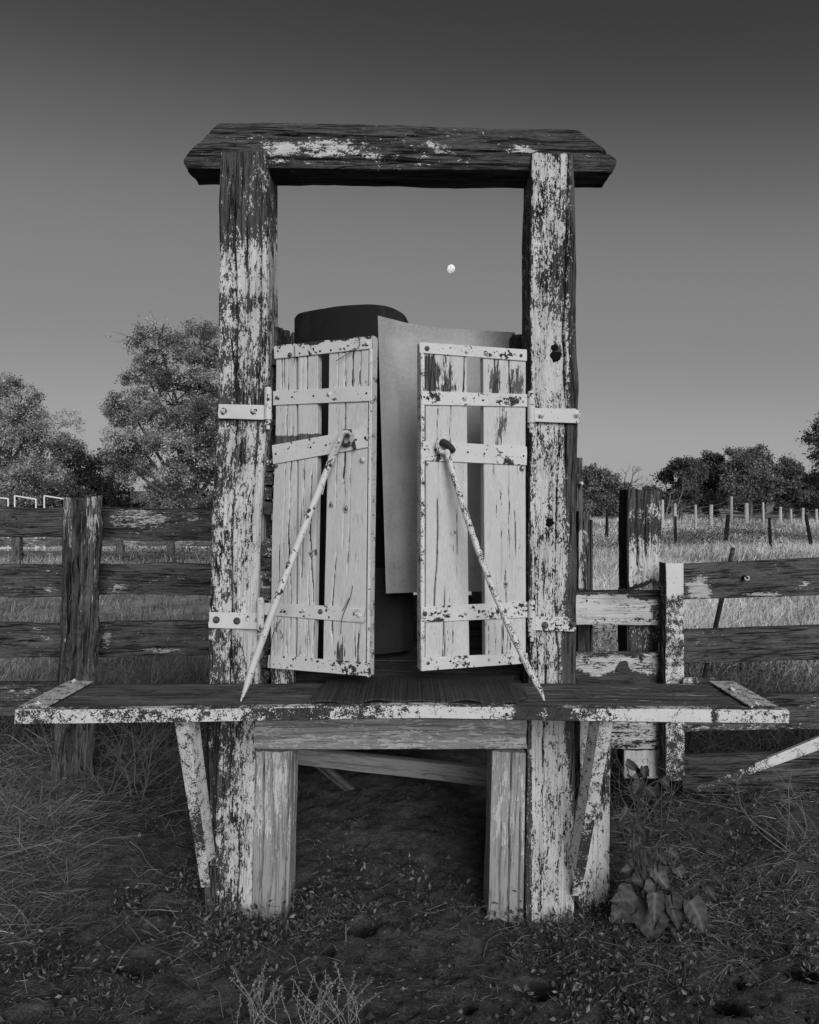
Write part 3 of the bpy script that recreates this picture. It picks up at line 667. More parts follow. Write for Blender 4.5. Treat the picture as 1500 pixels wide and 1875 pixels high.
# bits of baling wire twisted through the left door
for pts in ([(657, 614), (658, 634), (640, 646), (615, 661)], [(652, 637), (638, 643), (628, 646)], [(539, 632), (540, 650), (539, 663)], [(646, 1072), (642, 1092), (634, 1112), (626, 1134), (624, 1160)], [(640, 1095), (633, 1108), (627, 1118)],
            [(514, 1135), (502, 1157), (497, 1175), (494, 1222)], [(512, 1153), (518, 1166), (513, 1168)]):
    mb = MB(); tube(mb, [QL(a, b_, -.014-.006*(i % 2)) for i, (a, b_) in enumerate(pts)], .0013, 6, .6, sub=4); mb.build('wire', M['rope'], doorL)

# --- the chute behind the doors
def sheet(pts_top, pts_bot, name, mat, covf, ny=40, thick=.004):
    n = 28; t = np.linspace(0, 1, len(pts_top)); u = np.linspace(0, 1, n)
    A = np.array([P(a, b_, y) for a, b_, y in pts_top]); B = np.array([P(a, b_, y) for a, b_, y in pts_bot])
    A = np.stack([np.interp(u, t, A[:, k]) for k in range(3)], 1); B = np.stack([np.interp(u, t, B[:, k]) for k in range(3)], 1)
    for _ in range(2):
        A[1:-1] = (A[:-2]+2*A[1:-1]+A[2:])/4; B[1:-1] = (B[:-2]+2*B[1:-1]+B[2:])/4
    s = np.linspace(0, 1, ny)[:, None, None]; G = A[None]*(1-s)+B[None]*s
    v = G.reshape(-1, 3); v = v+np.array([0, 1, 0])*(.012*fbm(v*np.array([5, 5, 2.2]), 3))[:, None]
    ids = np.arange(n*ny).reshape(ny, n); f = np.stack([ids[:-1, :-1], ids[1:, :-1], ids[1:, 1:], ids[:-1, 1:]], 2).reshape(-1, 4)
    w2 = v+np.array([0, thick, 0]); k = len(v)
    ed = list(ids[0])+list(ids[1:, -1])+list(ids[-1][::-1][1:])+list(ids[::-1, 0][1:-1])
    fs = f.tolist()+(f[:, ::-1]+k).tolist()+[[ed[i], ed[(i+1) % len(ed)], ed[(i+1) % len(ed)]+k, ed[i]+k] for i in range(len(ed))]
    px, py = proj(v); c = covf(px, py); mb = MB(); mb.add(np.vstack([v, w2]), fs, None, np.concatenate([c, c])); return mb.build(name, mat, chute)
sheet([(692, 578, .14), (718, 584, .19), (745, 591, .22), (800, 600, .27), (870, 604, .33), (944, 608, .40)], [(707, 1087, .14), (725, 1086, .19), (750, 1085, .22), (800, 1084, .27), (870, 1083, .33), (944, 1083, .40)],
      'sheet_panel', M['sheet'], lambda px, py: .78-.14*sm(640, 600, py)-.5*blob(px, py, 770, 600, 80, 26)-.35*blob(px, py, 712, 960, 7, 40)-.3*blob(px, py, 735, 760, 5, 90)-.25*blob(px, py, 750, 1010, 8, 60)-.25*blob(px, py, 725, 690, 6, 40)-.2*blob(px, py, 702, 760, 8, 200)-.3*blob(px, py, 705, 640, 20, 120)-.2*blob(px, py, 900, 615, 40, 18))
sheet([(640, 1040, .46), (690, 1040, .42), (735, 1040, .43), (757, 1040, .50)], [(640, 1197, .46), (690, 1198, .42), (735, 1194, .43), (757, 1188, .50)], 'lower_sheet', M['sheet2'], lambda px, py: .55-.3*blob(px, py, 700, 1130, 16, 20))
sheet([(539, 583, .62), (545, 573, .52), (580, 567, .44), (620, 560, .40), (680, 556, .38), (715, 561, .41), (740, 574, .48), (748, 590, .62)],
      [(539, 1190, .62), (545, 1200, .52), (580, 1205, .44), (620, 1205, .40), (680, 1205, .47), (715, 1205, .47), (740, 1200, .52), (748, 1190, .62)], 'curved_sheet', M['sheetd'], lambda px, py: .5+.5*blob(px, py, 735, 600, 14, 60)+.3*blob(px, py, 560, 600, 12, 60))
# side walls of planks running back, their sawn ends showing beside the posts
def side_board(x0, x1, y0, y1, Y0, Y1, mat, cv, droop=0.0):
    a = P(x0, y0, Y0); b_ = P(x1, y1, Y0); mb = MB()
    Lq = [(a[0], Y0, a[2]), (a[0]+.0, Y1, a[2]+droop)]; Rq = [(a[0], Y0, b_[2]), (a[0], Y1, b_[2]+droop)]
    slab(mb, Lq, Rq, (1, 0, 0), b_[0]-a[0], res=.03, rad=.004, amp=.003, cov=cv, endamp=.008, wres=.012)
    return mb.build('side_board', mat, chute)
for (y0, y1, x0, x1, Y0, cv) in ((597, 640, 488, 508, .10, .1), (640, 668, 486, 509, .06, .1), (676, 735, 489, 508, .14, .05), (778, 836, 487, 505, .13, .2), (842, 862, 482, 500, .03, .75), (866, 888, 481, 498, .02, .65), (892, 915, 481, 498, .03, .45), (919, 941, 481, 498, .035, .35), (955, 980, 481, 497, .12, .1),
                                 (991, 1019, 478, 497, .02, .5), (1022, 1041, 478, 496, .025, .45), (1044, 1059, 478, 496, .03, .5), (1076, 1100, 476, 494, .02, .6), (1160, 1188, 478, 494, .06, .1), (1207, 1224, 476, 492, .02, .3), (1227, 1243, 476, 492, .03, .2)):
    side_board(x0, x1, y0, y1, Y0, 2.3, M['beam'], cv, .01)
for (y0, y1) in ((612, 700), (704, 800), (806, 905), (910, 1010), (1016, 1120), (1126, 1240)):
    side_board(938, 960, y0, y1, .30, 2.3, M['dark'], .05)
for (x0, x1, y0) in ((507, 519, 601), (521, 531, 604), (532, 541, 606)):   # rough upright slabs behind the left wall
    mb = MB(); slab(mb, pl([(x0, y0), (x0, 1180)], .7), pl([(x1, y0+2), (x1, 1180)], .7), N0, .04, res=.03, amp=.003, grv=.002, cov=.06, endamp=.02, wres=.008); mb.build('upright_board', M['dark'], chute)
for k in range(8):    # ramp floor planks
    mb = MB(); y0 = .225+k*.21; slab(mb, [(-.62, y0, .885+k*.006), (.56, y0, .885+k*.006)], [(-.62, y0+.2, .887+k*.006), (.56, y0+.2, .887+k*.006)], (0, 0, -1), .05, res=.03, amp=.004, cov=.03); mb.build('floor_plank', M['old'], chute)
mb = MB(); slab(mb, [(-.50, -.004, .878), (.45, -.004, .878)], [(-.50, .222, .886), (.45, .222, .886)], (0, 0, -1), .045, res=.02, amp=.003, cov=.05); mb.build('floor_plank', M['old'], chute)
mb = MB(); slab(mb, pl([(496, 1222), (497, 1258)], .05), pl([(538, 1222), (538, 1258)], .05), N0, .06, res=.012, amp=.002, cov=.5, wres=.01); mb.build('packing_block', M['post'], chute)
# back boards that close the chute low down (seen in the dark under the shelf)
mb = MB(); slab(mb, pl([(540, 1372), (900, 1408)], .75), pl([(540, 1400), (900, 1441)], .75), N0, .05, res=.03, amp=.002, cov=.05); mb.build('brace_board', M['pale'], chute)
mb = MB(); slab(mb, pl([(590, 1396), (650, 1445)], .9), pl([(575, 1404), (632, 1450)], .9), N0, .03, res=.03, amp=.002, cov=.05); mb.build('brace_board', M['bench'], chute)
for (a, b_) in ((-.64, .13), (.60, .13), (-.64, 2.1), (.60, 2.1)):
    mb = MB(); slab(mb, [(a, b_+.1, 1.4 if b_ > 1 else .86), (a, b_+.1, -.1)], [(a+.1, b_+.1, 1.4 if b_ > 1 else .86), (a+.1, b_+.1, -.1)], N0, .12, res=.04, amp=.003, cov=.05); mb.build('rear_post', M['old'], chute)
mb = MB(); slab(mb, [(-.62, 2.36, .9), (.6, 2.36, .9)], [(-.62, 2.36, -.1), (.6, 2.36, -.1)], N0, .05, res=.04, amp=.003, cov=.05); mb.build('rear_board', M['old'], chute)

# ---------------------------------------------------------------- left fence
fl = empty('plank_fence', (-1.8, 1.3, 0), 'dark weathered plank fence with a thick split post, left of the chute', 'fence')
Yp = 1.2
mb = MB(); slab(mb, pl([(108, 912), (106, 1000), (103, 1100), (95, 1250), (88, 1420), (84, 1500)], Yp), pl([(174, 912), (175, 1000), (172, 1100), (167, 1250), (160, 1420), (158, 1500)], Yp), N0, .13, res=.014, rad=.05, amp=.010, grv=.012,
                cov=lambda px, py, g: np.interp(py, [905, 960, 1000, 1050, 1300], [.62, .48, .3, .2, .15])*(1-.8*blob(px, py, 140, 940, 14, 90)), endamp=.02, wres=.006, fr=1.6, splits=[(.18, .008, .025, -1, .5), (.34, .006, .03, .1, .6), (.50, .010, .06, -1, 2), (.68, .009, .035, -1, .7), (.82, .008, .035, -1, 2), (.28, .005, .02, .5, 1.1), (.64, .005, .02, .6, 1.1)])
mb.build('post', M['old'], fl)
def cr(px, py, g):
    c = .2+.42*blob(px, py, 260, 952, 72, 28)+.35*blob(px, py, 355, 945, 30, 12)+.3*blob(px, py, 210, 1078, 30, 14)+.42*blob(px, py, 290, 1190, 50, 9)+.35*blob(px, py, 196, 1170, 12, 30)+.3*blob(px, py, 325, 1060, 22, 6)+.28*blob(px, py, 75, 1168, 22, 6)+.3*blob(px, py, 50, 1270, 50, 20)+.3*blob(px, py, 90, 1080, 20, 8)
    return c
for (y0, y1, x0, x1, YY0, t0) in ((927, 983, -180, 128, 1.46, 2), (1033, 1093, -180, 128, 1.46, 1), (1142, 1205, -180, 124, 1.46, 0), (1252, 1313, -180, 124, 1.46, -2),
                         (928, 989, 172, 424, 1.46, 4), (1033, 1090, 172, 424, 1.46, 0), (1140, 1203, 170, 424, 1.46, -3), (1256, 1312, 170, 424, 1.46, -3)):
    xm = np.linspace(x0, x1, 8); wob = rng.normal(size=8)*1.0
    mb = MB(); slab(mb, [P(a, y0+t0*(a-x0)/300+wob[i], YY0) for i, a in enumerate(xm)], [P(a, y1+t0*(a-x0)/300+rng.normal()*.8, YY0) for i, a in enumerate(xm)], N0, .045, res=.02, rad=.004, amp=.003, grv=.002, cov=cr, wres=.012)
    mb.build('rail', M['dark'], fl)

# ---------------------------------------------------------------- right: old posts, short fence, gate
mb = MB(); 
slab(mb, pl([(1050, 838), (1050, 1330)], 1.25), pl([(1067, 838), (1073, 1330)], 1.25), N0, .05, res=.02, amp=.002, grv=.001, cov=.1)
slab(mb, pl([(1060, 937), (1058, 1380)], 1.18), pl([(1081, 937), (1081, 1380)], 1.18), N0, .06, res=.015, amp=.003, grv=.003, cov=lambda px, py, g: np.where((py > 968) & (py < 1080), .62-(px-1060)/60., .15), wres=.008)
slab(mb, pl([(1082, 952), (1082, 1380)], 1.22), pl([(1086, 952), (1086, 1380)], 1.22), N0, .05, res=.02, amp=.001, cov=.2)
ob = tag(mb.build('slab_post', M['greywood']), 'narrow grey slab post right behind the right chute post', 'post')
mb = MB(); p = P(1064, 885, 1.23); tube(mb, [p, p-np.array([0, .03, 0])], [.008, .007], 10, .7); tube(mb, [p-np.array([0, .005, 0]), p-np.array([0, .015, 0])], [.011, .011], 10, .7); mb.build('insulator', M['steel'], ob)
fr = empty('short_fence', (1.15, 1.0, 0), 'short run of peeling white planks on a thick dark post, between chute and gate', 'fence')
def c_tp(px, py, g):
    c = np.interp(py, [895, 920, 945, 960, 970, 985, 1030, 1060, 1150, 1200, 1300, 1400], [.22, .3, .5, .25, .12, .5, .75, .7, .4, .3, .5, .6])+(px-1180)/90*.2*(py < 975)
    return np.where(px < 1152, .02, c)
mb = MB(); slab(mb, pl([(1150, 896), (1148, 960), (1149, 1080), (1146, 1410)], .92), pl([(1214, 898), (1213, 960), (1209, 1080), (1206, 1410)], .92), N0, .16, res=.014, rad=.006, amp=.005, grv=.004, cov=c_tp, wres=.005, splits=[(.3, .004, .015, -1, .3), (.55, .004, .015, -1, .25), (.8, .004, .01, .3, .8)])
mb.build('post', M['post'], fr)
def c_rr(px, py, g):
    c = .78-.8*sm(1092, 1080, py+(px-1130)*.05)-.8*blob(px, py, 1180, 1090, 40, 12)-.5*blob(px, py, 1200, 1120, 14, 18)
    c2 = .62-.75*sm(1225, 1245, py-6*np.sin(px/17))-.2*sm(1204, 1198, py)
    return np.where(py < 1165, c, np.where(py < 1290, c2, .6))
for (y0, y1) in ((1081, 1145), (1195, 1260), (1308, 1372)):
    mb = MB(); slab(mb, pl([(1030, y0), (1211, y0+1)], .86), pl([(1030, y1), (1211, y1)], .86), N0, .045, res=.014, rad=.004, amp=.003, grv=.0015, cov=c_rr, wres=.01); mb.build('rail', M['post'], fr)
mb = MB(); slab(mb, pl([(1143, 1374), (1143, 1425)], .88), pl([(1206, 1374), (1206, 1425)], .88), N0, .03, res=.014, amp=.002, cov=.8, wres=.01); mb.build('base_board', M['post'], fr)
mb = MB(); slab(mb, pl([(1056, 1248), (1139, 1251)], .6), pl([(1056, 1259), (1139, 1262)], .6), N0, .05, res=.02, amp=.003, grv=.002, cov=.02); tag(mb.build('loose_batten', M['old']), 'short dark batten lying behind the right end of the shelf', 'batten')
# gate
gt = empty('plank_gate', (1.9, .85, 0), 'plank gate with a rust-speckled white stile, right of the chute', 'gate')
mb = MB()
cst = lambda px, py, g: np.interp(py, [1030, 1085, 1095, 1120, 1180, 1240, 1300, 1420], [.85, .85, .35, .52, .42, .6, .5, .35])
slab(mb, pl([(1219, 1031), (1219, 1430)], .78), pl([(1252, 1031), (1254, 1430)], .78), N0, .006, res=.012, rad=.001, amp=.001, cov=cst, wres=.01)
slab(mb, pl([(1219, 1031), (1219, 1430)], .78), [q+np.array([-.012, .06, 0]) for q in pl([(1219, 1031), (1219, 1430)], .78)], (1, .1, 0), .006, res=.02, rad=.001, amp=.001, cov=.15)
mb.build('stile', M['strip'], gt)
for (ya, yb_, yc, yd, cf) in ((1033, 1098, 1022, 1091, lambda px, py, g: .18+.75*blob(px, py, 1280, 1080, 30, 30)+.5*blob(px, py, 1395, 1088, 60, 6)+.5*blob(px, py, 1475, 1070, 12, 8)+.3*blob(px, py, 1309, 1066, 8, 5)),
                           (1155, 1215, 1147, 1210, lambda px, py, g: .17+.35*blob(px, py, 1280, 1176, 16, 8)), (1278, 1340, 1273, 1337, lambda px, py, g: .12+.35*sm(1318, 1335, py)+.2*blob(px, py, 1475, 1290, 40, 20)), (1386, 1452, 1380, 1446, lambda px, py, g: .03+0*px)):
    mb = MB(); slab(mb, [P(1251, ya, .80), P(1620, yc-5, .98), P(1990, yc-14, 1.16)], [P(1251, yb_, .80), P(1620, yd-4, .98), P(1990, yd-12, 1.16)], (-.4, .9, 0) if 0 else N0, .045, res=.018, rad=.004, amp=.002, grv=.0015, cov=cf, wres=.01); mb.build('rail', M['dark'], gt)
for a, b_ in ((1366, 1058), (1256, 1062)): 
    p = P(a, b_, .83); mb = MB(); tt = np.linspace(0, 2*math.pi, 14); tube(mb, [p+np.array([math.cos(q)*.010, -.012, math.sin(q)*.010]) for q in tt], .0035, 6, .8, cap=False); tube(mb, [p+[0, .02, 0], p-[0, .004, 0]], .012, 10, .2); mb.build('bolt', M['steel'], gt)
mb = MB(); tube(mb, [P(1250, 1247, .74), P(1285, 1246, .735), P(1287, 1246, .735)], [.017, .017, .012], 12, .45); tube(mb, [P(1284, 1247, .735), P(1303, 1244, .73), P(1312, 1245, .73)], [.014, .014, .01], 10, .2); mb.build('latch_pipe', M['strip'], gt)
mb = MB(); slab(mb, [P(1950, 990, 1.22), P(1950, 1440, 1.22)], [P(2010, 990, 1.22), P(2010, 1440, 1.22)], N0, .16, res=.02, rad=.01, amp=.005, grv=.004, cov=.3); mb.build('post', M['old'], gt)
# twisted tie between post and stile
for ph in (0, 3.14):
    pts = [(1128, 1077), (1142, 1081), (1158, 1072), (1175, 1068), (1188, 1061), (1200, 1066), (1209, 1080), (1215, 1095), (1216, 1140), (1214, 1200), (1216, 1260), (1213, 1330), (1216, 1400)]
    if ph == 0: mb = MB()
    q = np.array([P(a, b_, .80) for a, b_ in pts]); n_ = 60; u = np.linspace(0, 1, n_); t = np.linspace(0, 1, len(q)); q = np.stack([np.interp(u, t, q[:, k]) for k in range(3)], 1)
    q += np.stack([.004*np.cos(u*60+ph), .006*np.sin(u*60+ph)-.04*(u < .5), .006*np.sin(u*60+ph+1)], 1); tube(mb, q, .0065, 7, .8, sub=2, wob=.3)
tag(mb.build('tie_rope', M['rope']), 'dark twisted wire tie looping from the thick post to the gate stile', 'wire')
mb = MB(); tube(mb, [P(1343, 1003, 1.5), P(1300, 1195, 1.45), P(1280, 1285, 1.42), P(1262, 1370, 1.4)], .014, 8, .3, wob=.2); tag(mb.build('iron_stake', M['rust']), 'thin rusty stake leaning behind the gate planks', 'stake')
# angle iron strut lying against the gate foot
mb = MB()
slab(mb, pl([(1268, 1444), (1330, 1420), (1530, 1338)], .55), pl([(1275, 1452), (1336, 1432), (1534, 1362)], .55), N0, .006, res=.015, rad=.001, amp=.001, cov=lambda px, py, g: .3+.4*sm(1330, 1440, px), wres=.008)
slab(mb, [P(1405, 1385, .60), P(1530, 1334, .60)], [P(1405, 1394, .56), P(1530, 1347, .56)], (0, .5, -.8), .005, res=.015, rad=.001, amp=.001, cov=.75, wres=.008)
o = mb.build('angle_iron', M['strip']); tag(o, 'white angle iron strut slanting up to the right from the gate foot', 'metal bar')
bolt(o, P(1325, 1427, .55), (0, -1, 0), .006, .006, 'rust', False, .4)

def knot(parent, a, b_, Y, r_, mat):
    mb = MB(); c = P(a, b_, Y); n_ = 20; vs = [c-[0, .004, 0]]; cs_ = [.1]
    for rr_, cc_, dz in ((.3, .2, .006), (.5, .15, .005), (.72, .1, .006), (.85, .35, .003), (1, .3, -.003)):
        for k in range(n_):
            q = 2*math.pi*k/n_; j = 1+.12*math.sin(3*q+a)+.08*math.sin(5*q+b_); vs.append(c+[math.cos(q)*rr_*j*r_*1.1, -dz, math.sin(q)*rr_*j*r_]); cs_.append(cc_)
    fs = [[0, 1+k, 1+(k+1) % n_] for k in range(n_)]
    for ring in range(4):
        o = 1+ring*n_; fs += [[o+k, o+n_+k, o+n_+(k+1) % n_, o+(k+1) % n_] for k in range(n_)]
    mb.add(vs, fs, (np.array(vs)-c)*3+a, cs_); mb.build('knot', mat, parent)
knot(fr, 1141, 1222, .86, .036, M['dark']); knot(fl, 52, 1080, 1.46, .035, M['dark']); knot(gt, 1292, 1205, .82, .02, M['dark']); knot(fl, 248, 1072, 1.46, .02, M['dark'])
knot(chute, 1018, 652, 0, .022, M['hole']); knot(chute, 1016, 636, 0, .014, M['hole']); knot(chute, 1007, 957, 0, .016, M['hole'])
for a, b_, Y in ((215, 945, 1.46), (208, 1050, 1.46), (212, 1170, 1.46), (365, 950, 1.46), (30, 950, 1.46), (1075, 1100, .86), (1190, 1135, .86), (1075, 1212, .86)):
    mb = MB(); p = P(a, b_, Y); tube(mb, [p+[0, .005, 0], p-[0, .004, 0]], [.005, .0045], 8, 1); mb.build('nail', M['hole'], fl if a < 500 else fr)

# ---------------------------------------------------------------- far fences
def depth_of(py): return H*F/(py-HOR)-D
wf = empty('wire_fence', P(1365, 957, 36)*np.array([1, 1, 0]), 'far wire fence of pale wooden posts in front of the oaks', 'fence')
far = [(1213, 915, 975, 7), (1236, 922, 973, 7), (1274, 924, 970, 5), (1302, 924, 968, 7), (1339, 909, 962, 6), (1367, 921, 960, 8), (1398, 920, 960, 5), (1429, 928, 958, 6), (1449, 932, 960, 5), (1470, 930, 956, 5), (1496, 932, 957, 5), (1530, 930, 957, 5), (1180, 925, 980, 5)]
far.sort(); tops = []
for (x, y0, y1, w_) in far:
    Y = min(depth_of(y1), 36); zg = float(ground_z([(x-750)*(Y+D)/F], [Y])[0]); mb = MB(); s = (Y+D)/F
    b0 = np.array([(x-750)*s, Y, zg-.1]); t0 = P(x+rng.normal()*.8, y0, Y); tops.append((t0, b0))
    tube(mb, [b0, (b0+t0)/2, t0], [w_*s*.5, w_*s*.48, w_*s*.42], 8, .95, wob=.1); mb.build('post', M['palewood'], wf)
mb = MB()
for k in range(5):
    for (a, a0), (b_, b0) in zip(tops[:-1], tops[1:]):
        f_ = .06+.2*k; p = a*(1-f_)+a0*f_; q = b_*(1-f_)+b0*f_; m_ = (p+q)/2-[0, 0, .03+.05*rng.random()]
        tube(mb, [p, m_, q], .009, 3, .9, cap=False)
mb.build('wire', M['stalk'], wf)
nf = empty('dark_post_fence', P(1330, 1000, 18)*np.array([1, 1, 0]), 'nearer wire fence of thin dark leaning posts in the dry grass', 'fence'); tops = []
for (x, y0, x1, y1, w_) in ((1112, 932, 1111, 988, 6), (1237, 945, 1238, 1003, 5), (1334, 942, 1328, 998, 8), (1409, 948, 1412, 1010, 6), (1476, 942, 1489, 1009, 7), (1560, 945, 1560, 1010, 6)):
    Y = depth_of(y1); s = (Y+D)/F; t0 = P(x, y0, Y); b0 = np.array([(x1-750)*s, Y, -.1]); tops.append((t0, b0)); mb = MB()
    tube(mb, [b0, (b0+t0)/2, t0], [w_*s*.5, w_*s*.5, w_*s*.4], 7, .6, wob=.15); mb.build('post', M['darkpost'], nf)
mb = MB()
for k in range(3):
    for (a, a0), (b_, b0) in zip(tops[:-1], tops[1:]):
        f_ = .1+.28*k; p = a*(1-f_)+a0*f_; q = b_*(1-f_)+b0*f_; tube(mb, [p, (p+q)/2-[0, 0, .04], q], .0045, 3, .8, cap=False)
mb.build('wire', M['stalk'], nf)
# left background: low rail fence, white pipe, white pipe frames
lf = empty('low_rail_fence', P(200, 1033, 13)*np.array([1, 1, 0]), 'low two-rail wooden fence across the pasture behind the plank fence', 'fence')
for (y0, y1) in ((986, 999), (1009, 1020)):
    mb = MB(); slab(mb, [P(-150, y0-1, 13.6), P(430, y0+2, 13.9)], [P(-150, y1-1, 13.6), P(430, y1+2, 13.9)], N0, .06, res=.15, amp=.008, cov=lambda px, py, g: .25+.3*np.sin(px/30)**2*(py < 1003)); mb.build('rail', M['bench'], lf)
for x, w_ in ((28, 15), (218, 13), (311, 13), (410, 13), (-90, 14)):
    mb = MB(); slab(mb, pl([(x-w_/2, 984), (x-w_/2, 1045)], 13.75 if x > 100 else 13.4), pl([(x+w_/2, 984), (x+w_/2, 1045)], 13.75 if x > 100 else 13.4), N0, .15, res=.08, amp=.008, cov=.15); mb.build('post', M['bench'], lf)
mb = MB(); tube(mb, [P(-150, 1004, 18), P(100, 1004, 18), P(430, 1002, 18)], .035, 8, .9)
for x in (66, 170, 195, 247, 303, 371): tube(mb, [P(x, 1004, 17.96), P(x+7, 1004, 17.96)], .06, 8, .9)
for x in range(-120, 440, 60): tube(mb, [P(x, 1003, 18.02), P(x, 1012, 18.02)*np.array([1, 1, 0])], .03, 6, .6)
tag(mb.build('white_pipe', M['pipew']), 'long white pipe run on low supports beyond the low rail fence', 'pipe')
for i, (x0, x1, ya, yb_) in enumerate(((-28, 15, 909, 913), (27, 66, 908, 914), (81, 122, 908, 914))):
    Y = 16; mb = MB(); a = P(x0, ya, Y); b_ = P(x1, yb_, Y); lo = np.array([1, 1, 0])
    tube(mb, [a*lo, a-[0, 0, .02], a, a+[.02, 0, 0], b_-[.02, 0, 0], b_, b_-[0, 0, .02], b_*lo], .021, 8, .95)
    tag(mb.build('pipe_frame', M['pipew']), ['white pipe frame cut off by the left edge of the photo, beyond the fence', 'white pipe frame standing alone in the middle, beyond the top plank', 'white pipe frame half hidden by the split post'][i], 'frame', 'white pipe frames')

# ---------------------------------------------------------------- trees
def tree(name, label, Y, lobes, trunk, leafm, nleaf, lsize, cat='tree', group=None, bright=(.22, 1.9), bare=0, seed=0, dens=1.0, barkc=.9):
    global rng
    rs = np.random.default_rng(seed+50); s = (Y+D)/F
    tx, ty = trunk; base = np.array([(tx-750)*s, Y, float(ground_z([(tx-750)*s], [Y])[0])-.1])
    root = empty(name, tuple(base), label, cat, group)
    L = [(P(a, b_, Y)+np.array([0, rs.normal()*r_*s*.5, 0]), r_*s, (q if q else 1.0)) for a, b_, r_, q in [(*l, None)[:4] if len(l) == 3 else l for l in lobes]]
    subs = []; tot_ = sum(q[1]**2 for q in L)
    for c, r_, q in L:
        for k in range(int(rs.integers(11, 17))):
            d = rs.normal(size=3); d[2] = d[2]*.8+.1; d /= np.linalg.norm(d); sr = r_*rs.uniform(.24, .46)
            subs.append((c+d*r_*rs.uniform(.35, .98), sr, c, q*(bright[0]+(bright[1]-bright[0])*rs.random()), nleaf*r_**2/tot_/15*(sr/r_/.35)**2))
    tb = MB(); tr = base; r0 = max(.09, max(q[1] for q in L)*.11)
    fork = base+np.array([rs.normal()*.1, 0, (L[0][0][2]-base[2])*.35])
    tube(tb, [base, base*.5+fork*.5+np.array([.06, 0, 0]), fork], [r0*1.35, r0, r0*.9], 10, barkc, sub=4, wob=.15)
    for c, r_, q in L:
        m_ = (fork+c)/2+rs.normal(size=3)*r_*.25; tube(tb, [fork, m_, c], [r0*.55, r0*.33, r0*.14], 7, barkc, sub=5, wob=.15)
    for c, sr, c0, q, nl in subs:
        m_ = (c+c0)/2+rs.normal(size=3)*sr*.5; tube(tb, [c0, m_, c], [r0*.16, r0*.10, r0*.045], 5, barkc*.8, sub=4, cap=False, wob=.2)
        for k in range(3):
            e = c+rs.normal(size=3)*sr*.6; tube(tb, [c, (c+e)/2+rs.normal(size=3)*sr*.12, e], [r0*.045, r0*.03, r0*.012], 4, barkc*.6, sub=3, cap=False)
    tb.build('trunk', M['bark'], root)
    cen = []; cc_ = []
    for c, sr, c0, q, nl in subs:
        nk = int(rs.integers(9, 16)); d = rs.normal(size=(nk, 3)); d[:, 2] = d[:, 2]*.8+.25; d /= np.linalg.norm(d, axis=1)[:, None]
        kc = c+d*sr*(rs.random((nk, 1))**.45)*np.array([1.1, 1.1, .95])*rs.uniform(.8, 1.35)
        for p0 in kc:
            n_ = max(4, int(nl/nk*rs.uniform(.5, 1.6))); p = p0+rs.normal(size=(n_, 3))*(sr*.16+lsize*.5)*np.array([1, 1, .75]); cen.append(p); cc_.append(q*(1+.3*rs.normal(size=n_))*rs.uniform(.75, 1.25))
    for c, r_, q in L:
        n_ = int(nleaf*.10*r_**2/tot_); d = rs.normal(size=(n_, 3)); d /= np.linalg.norm(d, axis=1)[:, None]
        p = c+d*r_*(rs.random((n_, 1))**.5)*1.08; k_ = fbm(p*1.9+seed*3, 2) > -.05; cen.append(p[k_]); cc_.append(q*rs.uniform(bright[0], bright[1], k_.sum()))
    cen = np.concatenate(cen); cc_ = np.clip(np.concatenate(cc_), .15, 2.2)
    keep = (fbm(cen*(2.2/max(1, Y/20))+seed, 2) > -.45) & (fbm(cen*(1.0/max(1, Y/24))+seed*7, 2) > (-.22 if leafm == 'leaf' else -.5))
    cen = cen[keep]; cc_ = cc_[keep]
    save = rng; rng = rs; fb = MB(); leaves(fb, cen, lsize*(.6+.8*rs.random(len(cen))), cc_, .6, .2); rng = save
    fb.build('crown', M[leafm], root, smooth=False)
    return root
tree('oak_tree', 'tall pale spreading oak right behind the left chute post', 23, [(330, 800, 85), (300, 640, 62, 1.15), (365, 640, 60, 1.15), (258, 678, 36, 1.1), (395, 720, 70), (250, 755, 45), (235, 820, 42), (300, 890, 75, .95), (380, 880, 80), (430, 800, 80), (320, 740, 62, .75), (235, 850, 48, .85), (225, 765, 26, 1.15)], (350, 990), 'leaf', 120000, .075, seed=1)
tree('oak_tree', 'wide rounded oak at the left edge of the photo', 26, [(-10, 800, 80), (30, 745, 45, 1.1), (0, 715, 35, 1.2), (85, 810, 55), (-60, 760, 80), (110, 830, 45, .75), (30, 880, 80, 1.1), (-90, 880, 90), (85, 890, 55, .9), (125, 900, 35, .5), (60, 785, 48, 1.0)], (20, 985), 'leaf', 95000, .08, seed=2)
tree('dark_bush', 'dark shrub mass filling the gap between the two left oaks', 27, [(170, 880, 40), (195, 860, 36), (165, 920, 46), (215, 905, 45), (150, 850, 26), (190, 935, 45)], (185, 985), 'leafd', 16000, .10, 'bush', seed=3, bright=(.3, .9))
tree('oak_tree', 'small oak beside the right chute post in the far background', 42, [(1095, 880, 26), (1075, 885, 28), (1120, 880, 20), (1100, 905, 30), (1135, 900, 20), (1060, 910, 30), (1125, 920, 28), (1085, 930, 30)], (1098, 962), 'leafr', 26000, .14, seed=4, bright=(.8, 2.0))
tree('low_bush', 'low bush between the small oak and the dark oaks', 46, [(1165, 925, 16), (1185, 930, 16), (1150, 935, 18), (1205, 930, 18)], (1175, 960), 'leafr', 5000, .15, 'bush', seed=9, bright=(.6, 1.2))
tree('oak_tree', 'dark oak at the left end of the far row, with bare limbs', 40, [(1215, 875, 22), (1240, 858, 22), (1262, 870, 28), (1200, 905, 16), (1245, 905, 28), (1220, 915, 20), (1275, 855, 22)], (1245, 960), 'leafr', 22000, .14, seed=5, bright=(.5, 1.2))
